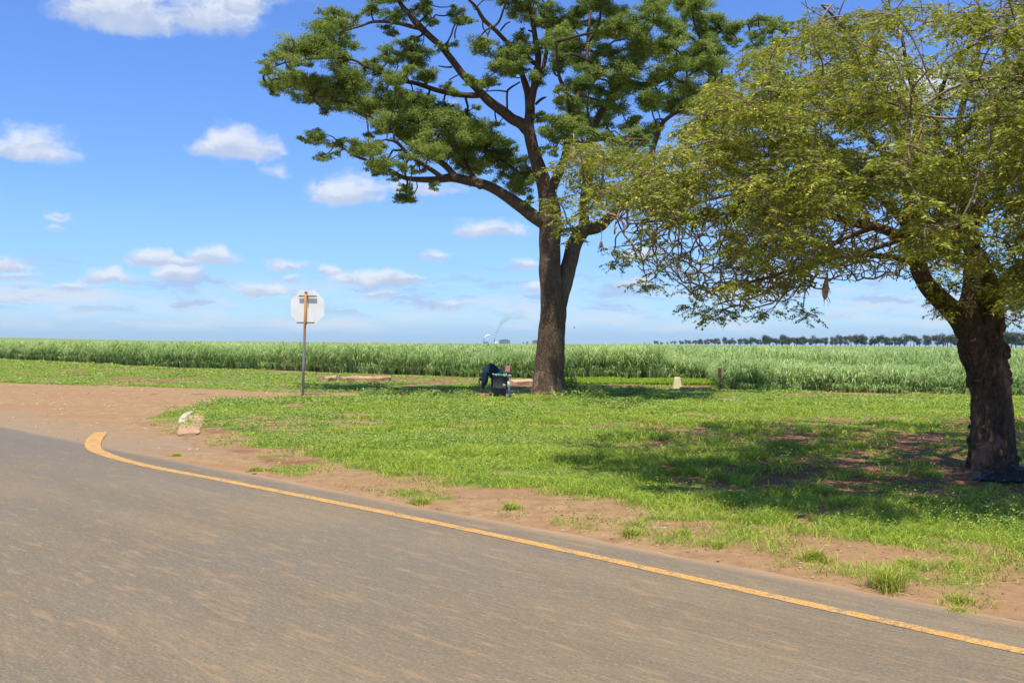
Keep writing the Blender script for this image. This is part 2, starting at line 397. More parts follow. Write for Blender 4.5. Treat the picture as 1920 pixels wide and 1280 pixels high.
cD = nD.mix(near_e, nD.mix(f2, (0.26, 0.185, 0.115), (0.34, 0.25, 0.16)), cD)
cD = nD.mix(nD.smooth(f3, .60, .72, 0, .6), cD, (0.55, 0.45, 0.36))
cD = nD.mix(nD.smooth(f3, .40, .30, 0, .5), cD, (0.17, 0.11, 0.08))
nD.l.new(cD, bD.inputs['Base Color']); bD.inputs['Roughness'].default_value = 1
bp = nD.new('ShaderNodeBump', {'Height': nD.math('ADD', f3, f2), 'Strength': .8, 'Distance': .03}); nD.l.new(bp.outputs[0], bD.inputs['Normal'])
def dmask(x, y):
    gg, rr, d_, e_ = fields_at(x, y); return d_ & (e_ > -0.25)
def dz(x, y):
    gg, rr, d_, e_ = fields_at(x, y); return np.maximum(ground_z(x, y, gg, d_, e_), -.004) + 0.004
ds = grid_sheet('dirt_road', [(-50, 12), (2, 12), (2, 44), (-50, 44)], (.09, .09), dz, mD, dmask); tag(ds, kind='structure')

# ------------------------------------------------------------------ asphalt road
mA, nA, bA = material('asphalt')
p = nA.pos()
al = nA.vmath('DOT_PRODUCT', p, (RD[0], RD[1], 0)).outputs['Value']; ac = nA.vmath('DOT_PRODUCT', p, (RN[0], RN[1], 0)).outputs['Value']
L = nA.new('ShaderNodeCombineXYZ', {0: al, 1: ac, 2: 0.0}).outputs[0]
s1 = nA.noise(nA.scale(L, (0.10, 1.1, 1)), 1, 5, .6); s2 = nA.noise(nA.scale(L, (6, 34, 1)), 1, 4, .65); s3 = nA.noise(nA.scale(L, (1.7, 9, 1)), 1, 6, .68)
gr = nA.noise(L, 120, 3, .7); big = nA.noise(L, .35, 4, .6)
vv = nA.new('ShaderNodeTexVoronoi', {'Vector': nA.scale(L, (1, 1, 1)), 'Scale': 55.0}, feature='F1')
cA = nA.mix(nA.smooth(s1, .3, .7), (0.165, 0.130, 0.088), (0.222, 0.172, 0.112))
cA = nA.mix(nA.smooth(big, .40, .62, 0, .55), cA, (0.150, 0.133, 0.112))
fg = nA.noise(L, 48, 4, .7)
cA = nA.mix(nA.smooth(fg, .53, .67, 0, .7), cA, (0.31, 0.245, 0.17))
cA = nA.mix(nA.smooth(fg, .46, .31, 0, .75), cA, (0.085, 0.075, 0.062))
cA = nA.mix(nA.smooth(s3, .52, .68, 0, .65), cA, (0.31, 0.21, 0.118))
cA = nA.mix(nA.smooth(s2, .53, .74, 0, .5), cA, (0.36, 0.27, 0.17))
cA = nA.mix(nA.smooth(s2, .47, .27, 0, .5), cA, (0.105, 0.088, 0.066))
cA = nA.mix(nA.smooth(gr, .58, .75, 0, .55), cA, (0.33, 0.27, 0.19))
cA = nA.mix(nA.smooth(gr, .42, .25, 0, .55), cA, (0.075, 0.063, 0.048))
dust = nA.smooth(nA.math('ADD', nA.math('SUBTRACT', ac, e_off), nA.math('MULTIPLY', s3, 0.16)), -0.20, 0.06)
cA = nA.mix(nA.math('MULTIPLY', dust, .75), cA, (0.40, 0.25, 0.145))
fresh = nA.smooth(al, nA_l := float(E0 @ RD) + 5.0, nA_l + 16.0)
cA = nA.mix(nA.math('MULTIPLY', fresh, .72), cA, (0.140, 0.130, 0.122))
nA.l.new(cA, bA.inputs['Base Color']); bA.inputs['Roughness'].default_value = .88; bA.inputs['Specular IOR Level'].default_value = .3
bp = nA.new('ShaderNodeBump', {'Height': nA.math('ADD', gr, nA.math('MULTIPLY', vv.outputs['Distance'], .8)), 'Strength': .45, 'Distance': .008}); nA.l.new(bp.outputs[0], bA.inputs['Normal'])
S = np.concatenate([np.arange(-60, -6, 3.0), np.arange(-6, 26, .12), np.arange(26, 60, .5), np.arange(60, 900, 20)])
ej = (fbm2(S, S * 0, .9, 21) - .5) * .16 + (fbm2(S, S * 0, .25, 22) - .5) * .05
wd = np.array([9.4, 6.0, 3.0, 1.0, .25, .05, 0.0])
V = []
for k, d_ in enumerate(wd):
    off = -d_ + (ej if d_ < .3 else 0)
    pt = E0[None] + RD[None] * S[:, None] + RN[None] * (off * np.ones(len(S)))[:, None]
    zz = 0.020 if d_ > .04 else (0.016 if d_ > 0 else -0.02)
    V.append(np.column_stack([pt, np.full(len(S), zz)]))
V = np.stack(V, 1); nk = len(wd); I = np.arange(len(S) - 1)[:, None] * nk + np.arange(nk - 1)[None]
mb = MB(); mb.add(V.reshape(-1, 3), np.stack([I, I + nk, I + nk + 1, I + 1], -1).reshape(-1, 4)[:, ::-1])
ro = mb.build('road', mA, smooth=False); tag(ro, kind='structure')
# flip if facing down
if ro.data.polygons[0].normal.z < 0: ro.data.flip_normals()

# yellow line
mY, nY, bY = material('yellow_paint')
p = nY.pos(); f1 = nY.noise(p, 60, 4, .7); f2 = nY.noise(p, 5, 4, .6)
cY = nY.mix(nY.smooth(f2, .3, .7), (0.54, 0.29, 0.075), (0.64, 0.37, 0.11))
cY = nY.mix(nY.smooth(nY.math('ADD', f1, nY.math('MULTIPLY', f2, .5)), .72, .86, 0, .9), cY, (0.20, 0.155, 0.105))
cY = nY.mix(nY.smooth(nY.noise(p, 16, 5, .7), .52, .66, 0, .55), cY, (0.24, 0.17, 0.10))
nY.l.new(cY, bY.inputs['Base Color']); bY.inputs['Roughness'].default_value = .75
yl = [(2150, 1277), (1900, 1224), (1600, 1157), (1300, 1090), (1150, 1056), (1000, 1023), (850, 991), (700, 960), (500, 920), (400, 900), (300, 881), (240, 867), (200, 855), (176, 843), (176, 828), (184, 818), (190, 812)]
yw = [.105, .105, .105, .11, .11, .115, .115, .12, .125, .13, .14, .15, .18, .21, .25, .24, .22]
yp = gnd(np.array([a for a, b in yl]), np.array([b for a, b in yl]))
q0_ = yp[0].copy(); ex_ = np.array([np.append(q0_[:2] - RD * t_, 0) for t_ in (24, 18, 12, 8, 5, 3, 1.5)]); yp = np.vstack([ex_, yp]); yw = [.12] * 7 + yw
c4 = catmull(np.column_stack([yp[:, :2], yw]), 10); T = np.gradient(c4[:, :2], axis=0); T /= np.linalg.norm(T, axis=1)[:, None]; N = np.column_stack([-T[:, 1], T[:, 0]])
jit = 1 + (rng.random(len(c4)) - .5) * .05
Lf = c4[:, :2] + N * (c4[:, 2] * jit / 2)[:, None]; Rt = c4[:, :2] - N * (c4[:, 2] * jit / 2)[:, None]
V = np.stack([Lf, Rt], 1).reshape(-1, 2); V = np.column_stack([V, np.full(len(V), .0232)])
I = np.arange(len(c4) - 1) * 2
mb = MB(); mb.add(V, np.stack([I, I + 1, I + 3, I + 2], -1)); yo = mb.build('yellow_road_line', mY, smooth=False)
if yo.data.polygons[0].normal.z < 0: yo.data.flip_normals()
tag(yo, kind='structure')

# ------------------------------------------------------------------ foliage materials
def leaf_mat(name, c_dark, c_mid, c_light, trans=.35, nscale=.6, tr_col=None, rough=.55, spec=.3):
    m, nn, b = material(name)
    t = nn.attr('tint'); pz = nn.noise(nn.pos(), nscale, 3)
    f = nn.math('ADD', nn.math('MULTIPLY', t, .75), nn.math('MULTIPLY', pz, .5))
    c = nn.mix(nn.smooth(f, .25, .62), c_dark, c_mid); c = nn.mix(nn.smooth(f, .60, .95), c, c_light)
    nn.l.new(c, b.inputs['Base Color']); b.inputs['Roughness'].default_value = rough; b.inputs['Specular IOR Level'].default_value = spec
    tr = nn.new('ShaderNodeBsdfTranslucent', {'Color': nn.mix(1.0, c, tr_col or (1.25, 1.35, .7), 'MULTIPLY')})
    mx = nn.new('ShaderNodeMixShader', {0: trans, 1: b.outputs[0], 2: tr.outputs[0]})
    nn.l.new(mx.outputs[0], nn.n['Material Output'].inputs['Surface'])
    return m
M_GRASS = leaf_mat('grass_blade', (0.17, 0.24, 0.035), (0.34, 0.47, 0.062), (0.54, 0.58, 0.11), .38, 1.6)
M_WEED = leaf_mat('weed_leaf', (0.10, 0.18, 0.045), (0.23, 0.34, 0.075), (0.42, 0.48, 0.11), .3, 1.4)
M_CANE = leaf_mat('cane_leaf', (0.11, 0.19, 0.065), (0.27, 0.38, 0.145), (0.58, 0.66, 0.36), .38, .45)
M_LIME = leaf_mat('lime_grass', (0.16, 0.25, 0.02), (0.26, 0.37, 0.03), (0.34, 0.44, 0.05), .3, .5)
M_BIG = leaf_mat('broad_tree_leaf', (0.075, 0.125, 0.028), (0.18, 0.25, 0.05), (0.40, 0.43, 0.13), .42, .5)
M_FEA = leaf_mat('feather_leaf', (0.10, 0.135, 0.022), (0.235, 0.275, 0.038), (0.54, 0.51, 0.08), .30, .9)
M_FAR = leaf_mat('far_leaf', (0.030, 0.045, 0.030), (0.050, 0.068, 0.045), (0.075, 0.095, 0.065), .1, .02)

# ------------------------------------------------------------------ grass and weeds
def blades(N, base, h, wdt, lean, a, curve=.5):
    """N bent blades, 5 vertices and 2 quads/tri each"""
    th = rng.random(N) * 2 * np.pi; ld = rng.random(N) * 2 * np.pi
    wx = np.stack([np.cos(th), np.sin(th), 0 * th], -1) * (wdt / 2)[:, None]
    L_ = np.stack([np.cos(ld), np.sin(ld), 0 * ld], -1) * (h * lean)[:, None]
    up = np.array([0, 0, 1.])[None]
    m1 = base + up * (h * .55)[:, None] + L_ * .35; tip = base + up * (h * (1 - .25 * lean))[:, None] + L_
    V = np.stack([base - wx, base + wx, m1 + wx * .8, m1 - wx * .8, tip], 1)
    i = np.arange(N) * 5
    return V.reshape(-1, 3), np.stack([i, i + 1, i + 2, i + 3], -1), np.stack([i + 3, i + 2, i + 4], -1), np.repeat(a, 5)
def scatter(N, y0, y1, pw=-1.0, spread=.62, extra=2.0):
    u = rng.random(N)
    y = np.exp(np.log(y0) + u * (np.log(y1) - np.log(y0)))       # image-uniform
    x = (rng.random(N) * 2 - 1) * (y * spread + extra)
    return x, y
mb = MB(); mw = MB()
x, y = scatter(1500000, 5.0, 90)
g, red, dp, de = fields_at(x, y)
patch = fbm2(x, y, 2.5, 31)                      # where broad weeds rather than grass
keep = (rng.random(len(x)) < g ** 1.2) & (cane_front(x, y) < .3) & (de > .05)
x, y, g, dp, de, patch = [k[keep] for k in (x, y, g, dp, de, patch)]
z = ground_z(x, y, g, dp, de)
hn = fbm2(x, y, 1.2, 33); strip_ = sstep(de, 0.3, 2.2)
island = np.clip(sstep(-x, -1.0, 2.5), 0, 1) * sstep(y, 12, 15) * (1 - sstep(y, 30, 34))
isw = rng.random(len(x)) < np.clip(.05 + .75 * island * sstep(patch, .42, .6) + .4 * sstep(patch, .55, .65), 0, .8)
G_ = ~isw; N = G_.sum()
h = (.035 + .10 * sstep(hn[G_], .35, .7)) * (.6 + .8 * rng.random(N)) * (.55 + .45 * strip_[G_]) * (1 - .55 * sstep(y[G_], 27, 35))
wdt = np.maximum(.006, y[G_] * .00075) * (.7 + .6 * rng.random(N))
V, Q, T, A = blades(N, np.stack([x[G_], y[G_], z[G_] - .01], -1), h, wdt, .5 + 1.3 * rng.random(N), rng.random(N))
mb.add(V, Q, T, A)
go_ = mb.build('grass', M_GRASS, smooth=False); tag(go_, 'bright green short grass covering the roadside verge', 'grass', kind='stuff')
# weeds: small rosettes of rounded leaves
W = isw; N = W.sum(); bx, by, bz = x[W], y[W], z[W]
h = (.03 + .13 * rng.random(N)) * (.5 + 1.0 * sstep(hn[W], .3, .7)) * (1 - .6 * sstep(by, 30, 36))
sz = np.maximum(.011, by * .00105) * (.7 + .8 * rng.random(N))
nrm = np.stack([rng.normal(size=N) * .5, rng.normal(size=N) * .5, np.ones(N)], -1); nrm /= np.linalg.norm(nrm, axis=1)[:, None]
t1 = np.stack([rng.normal(size=N), rng.normal(size=N), rng.normal(size=N) * .2], -1); t1 -= nrm * (t1 * nrm).sum(1)[:, None]; t1 /= np.linalg.norm(t1, axis=1)[:, None]; t2 = np.cross(nrm, t1)
c_ = np.stack([bx, by, bz + h], -1)
V = np.stack([c_ - t1 * sz[:, None], c_ + t2 * (sz * .55)[:, None] + nrm * .005, c_ + t1 * sz[:, None], c_ - t2 * (sz * .55)[:, None]], 1).reshape(-1, 3)
i = np.arange(N) * 4; mw.add(V, np.stack([i, i + 1, i + 2, i + 3], -1), None, np.repeat(rng.random(N), 4))
wo = mw.build('ground_cover', M_WEED, smooth=False); tag(wo, 'low broad-leaved green weeds spreading over the verge', 'weeds', kind='stuff')

# pebbles on the gravel and on the bare strip
mpb = MB(); N = 60000
x, y = scatter(N, 5.0, 42); g_f, r_f, dp_f, de_f = fields_at(x, y); kk = (de_f > .02) & (g_f < .35) & (rng.random(N) < .38); x, y = x[kk], y[kk]; N = len(x)
z = ground_z(x, y, g_f[kk], dp_f[kk], de_f[kk]); s_ = np.maximum(.005, y * .00045) * (.5 + rng.random(N) ** 3 * 2.4)
U6 = np.array([[1, 0, 0], [0, 1, 0], [-1, 0, 0], [0, -1, 0], [0, 0, .6], [0, 0, -.4]], float)
V = np.stack([x, y, z + .004], -1)[:, None] + U6[None] * s_[:, None, None] * (.6 + .8 * rng.random((N, 6, 1))) * np.array([1.2, 1.0, 1.0])
i = (np.arange(N) * 6)[:, None]; T6 = np.array([[0, 1, 4], [1, 2, 4], [2, 3, 4], [3, 0, 4], [1, 0, 5], [2, 1, 5], [3, 2, 5], [0, 3, 5]])
mpb.add(V.reshape(-1, 3), None, (i[..., None] + T6[None]).reshape(-1, 3), np.repeat(rng.random(N), 6))
mPB, nPB, bPB = material('pebble'); nPB.l.new(nPB.mix(nPB.attr('tint'), (0.16, 0.10, 0.06), (0.50, 0.38, 0.26)), bPB.inputs['Base Color']); bPB.inputs['Roughness'].default_value = .9
tag(mpb.build('pebbles', mPB, smooth=False), 'small loose pebbles scattered over the bare soil and gravel', 'pebbles', kind='stuff')

# lime-green low growth in the notch before the cane
ml = MB(); N = 26000
u_, v_ = rng.random(N), rng.random(N)
px = 1060 + u_ * 290; py = 713 + v_ * 9
q = gnd(px, py); x, y = q[:, 0], q[:, 1]
kk = fbm2(x, y, 2.0, 44) > .40; x, y = x[kk], y[kk]; N = len(x)
V, Q, T, A = blades(N, np.stack([x, y, 0 * x], -1), .10 + .28 * fbm2(x, y, 2.5, 45) * rng.random(N), np.full(N, .05), .5 + .6 * rng.random(N), rng.random(N))
ml.add(V, Q, T, A); lo = ml.build('low_growth', M_LIME, smooth=False); tag(lo, 'yellow-green low growth in front of the sugarcane beside the painted marker', 'undergrowth', kind='stuff')

# ------------------------------------------------------------------ sugarcane
def hill(x, y):       # the field swells gently far away to the left
    r = np.hypot(x, y); u = x / np.maximum(y, 1)
    return r * (0.0028 * sstep(-u, .33, .56) + 0.0005 * sstep(-u, .10, .34) * sstep(-u, .6, .2)) * sstep(r, 300, 1500)
def cane_blades(x, y, z0, h, lw, nb, mb, a0):
    """nb arching leaves per clump"""
    N = len(x) * nb
    X0 = np.repeat(x, nb); Y0 = np.repeat(y, nb); H = np.repeat(h, nb) * (.60 + .5 * rng.random(N)); LW = np.repeat(lw, nb) * (.6 + .8 * rng.random(N))
    z0 = np.repeat(z0, nb)
    th = rng.random(N) * 2 * np.pi; d = np.stack([np.cos(th), np.sin(th), 0 * th], -1)
    arch = .15 + .75 * rng.random(N) ** 1.1; reach = H * arch * 1.2
    b0 = np.stack([X0, Y0, z0], -1) + d * .05
    tt = np.array([0, .35, .65, .85, 1.0])
    ht = np.stack([0 * H, H * .5, H * .85, H * (.99 - .10 * arch), H * (1.02 - .45 * arch)], 1)
    rc = np.stack([0 * H, reach * .12, reach * .38, reach * .72, reach], 1)
    w_ = np.array([.5, 1, .9, .6, .05])
    ang = rng.random(N) * 2 * np.pi; sd = np.stack([-np.sin(th + (ang - np.pi) * .25), np.cos(th + (ang - np.pi) * .25), 0 * th], -1)
    C = b0[:, None] + d[:, None] * rc[..., None]; C[..., 2] += ht
    Lp = C - sd[:, None] * (LW[:, None] * w_[None] / 2)[..., None]; Rp = C + sd[:, None] * (LW[:, None] * w_[None] / 2)[..., None]
    V = np.stack([Lp, Rp], 2).reshape(-1, 3)
    i = (np.arange(N) * 10)[:, None] + np.arange(4)[None] * 2
    Q = np.stack([i, i + 1, i + 3, i + 2], -1).reshape(-1, 4)
    a = np.clip(np.repeat((a0 - .5) * 2.2 + .5, nb) * .5 + .5 * rng.random(N), 0, 1)
    mb.add(V, Q, None, np.repeat(a, 10))
mc = MB()
def cane_band(N, d0, d1, nb, h0, lw0, spread=.62, zb=0.0, logy=False):
    # sample in azimuth and in depth behind the front edge
    u = (rng.random(N) * 2 - 1) * spread
    if logy: d = d0 * np.exp(rng.random(N) * np.log(d1 / d0))
    else: d = d0 + rng.random(N) * (d1 - d0)
    y = np.interp(u, cf_az, cf_Y) + d + (fbm2(u * 40, d * 0, 1.0, 51) - .5) * 1.4 * (d < 4); x = u * y
    hv = fbm2(x, y, 9, 52) * .5 + fbm2(x, y, 2.2, 53) * .5
    h = h0 * (.64 + .62 * sstep(hv, .32, .66)) * (.82 + .36 * rng.random(N)) + hill(x, y)
    h = np.where((x > 7) & (d < 9) & (d > -9), h * (.60 + .045 * np.maximum(d, 0)), h)          # the lower front tier at the right
    cane_blades(x, y, np.full(N, zb), h, lw0 * np.maximum(1, y / 50), nb, mc, hv)
cane_band(1300, -.5, .6, 10, .50, .038)
cane_band(5600, -.2, 3.5, 13, 1.16, .040)
cane_band(6500, 3.5, 14, 9, 1.14, .045)
cane_band(8000, 14, 60, 6, 1.00, .050, zb=.15)
cane_band(11000, 60, 420, 4, .92, .055, zb=.25, logy=True)
co_ = mc.build('sugarcane', M_CANE, smooth=False); tag(co_, 'tall green sugarcane standing in dense rows behind the verge', 'sugarcane', kind='stuff')
# the closed canopy behind the first rows, to the horizon
uu = np.linspace(-.9, .9, 420); dd = np.concatenate([[2.2, 2.8], np.arange(3.6, 40, .9), np.geomspace(41, 8800, 110)])
U, D = np.meshgrid(uu, dd); Yc = np.interp(U, cf_az, cf_Y) + D; Xc = U * Yc
top = .62 + .25 * sstep(D, 10, 60) + .33 * sstep(D, 60, 500) + (fbm2(Xc, Yc, 2.5, 61) - .5) * .28 * (1 - sstep(D, 150, 800)) + (fbm2(Xc, Yc, 40, 62) - .5) * .25 * sstep(D, 100, 400) * (1 - sstep(D, 3000, 6000))
top = np.where(D < 2.5, 0.0, top) + hill(Xc, Yc)
mb = MB(); nx = len(uu); I = np.arange(len(dd) - 1)[:, None] * nx + np.arange(nx - 1)[None]
mb.add(np.stack([Xc, Yc, top], -1).reshape(-1, 3), np.stack([I, I + 1, I + nx + 1, I + nx], -1).reshape(-1, 4))
mCn, nC, bC = material('cane_canopy')
p = nC.pos(); f1 = nC.noise(nC.scale(p, (.02, .006, 1)), 1, 4); f2 = nC.noise(nC.scale(p, (.35, .12, 1)), 1, 6, .7); f3 = nC.noise(p, 6, 4, .7)
cC = nC.mix(nC.smooth(f2, .3, .7), (0.15, 0.21, 0.065), (0.26, 0.33, 0.12))
cC = nC.mix(nC.smooth(f1, .4, .65, 0, .5), cC, (0.28, 0.35, 0.14)); cC = nC.mix(nC.smooth(f3, .35, .65, 0, .4), cC, (0.12, 0.18, 0.05))
nC.l.new(cC, bC.inputs['Base Color']); bC.inputs['Roughness'].default_value = .9; bC.inputs['Specular IOR Level'].default_value = .1
bp = nC.new('ShaderNodeBump', {'Height': f3, 'Strength': .8, 'Distance': .3}); nC.l.new(bp.outputs[0], bC.inputs['Normal'])
cc = mb.build('cane_canopy', mCn); tag(cc, 'far sugarcane field reaching flat to the horizon', 'sugarcane field', kind='stuff')

# ------------------------------------------------------------------ bark
def bark(name, c1, c2, c3, vscale=6, patch=None, plo=0.0, phi=0.0, bumpd=.05):
    m, nn, b = material(name); p = nn.pos()
    pv = nn.scale(p, (1.5, 1.5, .5)); v = nn.new('ShaderNodeTexVoronoi', {'Vector': nn.vmath('ADD', pv, nn.scale(nn.new('ShaderNodeTexNoise', {'Vector': p, 'Scale': 3.0}).outputs['Color'], (.18, .18, .18))).outputs[0], 'Scale': float(vscale)}, feature='DISTANCE_TO_EDGE').outputs['Distance']
    f = nn.noise(pv, vscale * 2.2, 8, .74); f2 = nn.noise(p, 1.3, 5, .6)
    c = nn.mix(nn.smooth(f, .35, .68), c1, c2); c = nn.mix(nn.smooth(f2, .5, .72, 0, .6), c, c3)
    c = nn.mix(nn.smooth(v, .0, .08, .30, 0), c, tuple(k * .55 for k in c1))
    sp = nn.noise(p, 9, 3, .6); c = nn.mix(nn.smooth(sp, .66, .72, 0, .7), c, tuple(min(1, k * 2.2) for k in c3))
    if patch:
        z_ = nn.new('ShaderNodeSeparateXYZ', {0: p}).outputs[2]; pn = nn.noise(nn.scale(p, (1, 1, .45)), 4.2, 4, .6)
        c = nn.mix(nn.math('MULTIPLY', nn.smooth(pn, .54, .64), nn.smooth(z_, phi, plo)), c, patch)
    nn.l.new(c, b.inputs['Base Color']); b.inputs['Roughness'].default_value = .95; b.inputs['Specular IOR Level'].default_value = .1
    hgt = nn.math('ADD', nn.math('MULTIPLY', nn.smooth(v, 0, .16), .35), nn.math('MULTIPLY', f, 1.3))
    bp = nn.new('ShaderNodeBump', {'Height': hgt, 'Strength': .9, 'Distance': bumpd}); nn.l.new(bp.outputs[0], b.inputs['Normal'])
    return m
M_BARK1 = bark('brown_bark', (0.10, 0.066, 0.042), (0.18, 0.125, 0.082), (0.24, 0.18, 0.125), 6, (0.38, 0.23, 0.15), .5, 1.7)
M_BARK2 = bark('furrowed_bark', (0.085, 0.056, 0.038), (0.20, 0.135, 0.092), (0.27, 0.19, 0.135), 8, (0.33, 0.19, 0.13), 1.2, 2.1, .07)
M_BARK3 = bark('grey_brown_bark', (0.12, 0.085, 0.058), (0.24, 0.17, 0.12), (0.28, 0.20, 0.14), 9, bumpd=.03)
M_TWIG2 = simple_mat('grey_twig', (0.27, 0.20, 0.135), .9, .5, 3, bump=0)
M_TWIG1 = simple_mat('dark_twig', (0.085, 0.062, 0.045), .9, .4, 3, bump=0)

# ------------------------------------------------------------------ tree building
def limb_pts(pix, Y0, dY, k=7):
    """pix: (x, y, width px). dY: depth offset at each point or (start, end)"""
    a = np.array(pix, float); m = len(a)
    if np.ndim(dY) == 0: dY = (0, dY)
    if len(dY) == 2 and m != 2: dY = np.linspace(dY[0], dY[1], m)
    c = catmull(np.column_stack([a, dY]), k)
    Yv = Y0 + c[:, 3]; pt = at(c[:, 0], c[:, 1], Yv); return pt, np.maximum(c[:, 2], 1.0) / 2 * Yv / F
def attach_twigs(nodes, targets, mb, rmin, rscale, jitter, sides=4, droop=0.0, maxr=.05, a=None, k=6):
    """nodes: skeleton points. targets: clump centres. grows a connected twig network"""
    nodes = [tuple(p) for p in nodes]; base = np.array(nodes); par = [-1] * len(nodes)
    d0 = np.array([np.min(np.sum((base - t) ** 2, 1)) for t in targets]); order = np.argsort(d0)
    P_ = np.zeros((len(nodes) + len(targets), 3)); P_[:len(nodes)] = base; cnt = len(nodes); depth = np.zeros(len(P_)); idx = {}
    for ti in order:
        t = targets[ti]; d = np.sqrt(np.sum((P_[:cnt] - t) ** 2, 1)) + depth[:cnt] * .35
        j = int(np.argmin(d)); P_[cnt] = t; depth[cnt] = depth[j] + np.linalg.norm(P_[j] - t); par.append(j); cnt += 1
    num = np.ones(cnt)
    for i in range(cnt - 1, len(nodes) - 1, -1):
        if par[i] >= len(nodes): num[par[i]] += num[i]
    for i in range(len(nodes), cnt):
        a0 = P_[par[i]]; b0 = P_[i]; Ld = np.linalg.norm(b0 - a0)
        if Ld < 1e-3: continue
        t = np.linspace(0, 1, k)[:, None]; pts = a0 + (b0 - a0) * t
        w1 = rng.normal(size=3) * Ld * jitter; w2 = rng.normal(size=3) * Ld * jitter * .5
        pts = pts + np.sin(t * np.pi) * w1 + np.sin(t * 2 * np.pi) * w2; pts[:, 2] += (np.sin(t * np.pi) * droop * Ld)[:, 0]
        r0 = min(maxr, rmin + rscale * math.sqrt(num[i])); r1 = rmin + rscale * math.sqrt(max(num[i] - 1, 0.3)) * .8
        tube(mb, pts, np.linspace(r0, min(r0, r1), k), sides, cap=False)
def unit(v): return v / (np.linalg.norm(v, axis=-1)[..., None] + 1e-9)
def leaf_quads(c, t, nrm, L_, W_):
    s = np.cross(nrm, t); L_ = np.asarray(L_)[:, None]; W_ = np.asarray(W_)[:, None]
    V = np.stack([c, c + t * L_ * .5 + s * W_ * .5 - nrm * W_ * .12, c + t * L_ - nrm * L_ * .12, c + t * L_ * .5 - s * W_ * .5 - nrm * W_ * .12], 1)
    return V.reshape(-1, 3)
def ball_template(nl, L_, W_, seed):
    r = np.random.default_rng(seed)
    # a few sub-lobes so each mass has an uneven outline
    lob = r.normal(size=(7, 3)) * np.array([.42, .42, .26]); li = r.integers(0, 7, nl)
    c = lob[li] + unit(r.normal(size=(nl, 3))) * (r.random(nl) ** .45 * np.where(r.random(nl) < .2, .72, .44))[:, None] * np.array([1, 1, .78])
    out = unit(c - lob[li] * .6 + 1e-3); nrm = unit(out * .7 + np.array([0, 0, .6]) + r.normal(size=(nl, 3)) * .55)
    t = unit(np.cross(nrm, r.normal(size=(nl, 3)))); t = unit(t + np.array([0, 0, -.35])); nrm = unit(nrm - t * (nrm * t).sum(1)[:, None])
    V = leaf_quads(c, t, nrm, L_ * (.6 + .8 * r.random(nl)), W_ * (.6 + .8 * r.random(nl)))
    i = np.arange(nl) * 4
    return V, np.stack([i, i + 1, i + 2, i + 3], -1), np.repeat(r.random(nl), 4)
def place(mb, tpl, c, s, rz, a0=0.0, sq=1.0):
    V, Q, A = tpl; cz, sz_ = math.cos(rz), math.sin(rz)
    Rm = np.array([[cz, -sz_, 0], [sz_, cz, 0], [0, 0, sq]])
    mb.add((V @ Rm.T) * s + c, Q, None, np.clip(A * .7 + a0, 0, 1))

# =================================================== big tree in the middle
YB = 29.6
base = at(1030, 744, YB); base[2] = 0
big = thing('tree', tuple(base), 'tall spreading tree with thick forked brown trunk beside the bin', 'tree')
mt = MB()
pt, rr = limb_pts([(1029, 752, 66), (1029, 742, 60), (1030, 715, 56), (1032, 675, 53), (1035, 620, 51), (1037, 570, 50), (1033, 520, 42), (1031, 469, 38), (1031, 412, 40), (1028, 375, 38), (1019, 340, 30), (1010, 312, 26), (1001, 285, 23), (994, 255, 22), (988, 232, 22)], YB, 0, 9)
rr = rr * (1 + .25 * np.exp(-np.maximum(pt[:, 2], 0) / .35))
tube(mt, pt, rr, 40, rough=.10, seed=1); trunk_pts = pt
pt, rr = limb_pts([(1040, 610, 34), (1050, 560, 32), (1060, 525, 30), (1067, 495, 29), (1076, 461, 28), (1087, 440, 27), (1098, 424, 27)], YB, (-.05, .5), 8)
tube(mt, pt, rr, 28, rough=.10, seed=2); forkpts = pt
mt.build('trunk', M_BARK1, big)
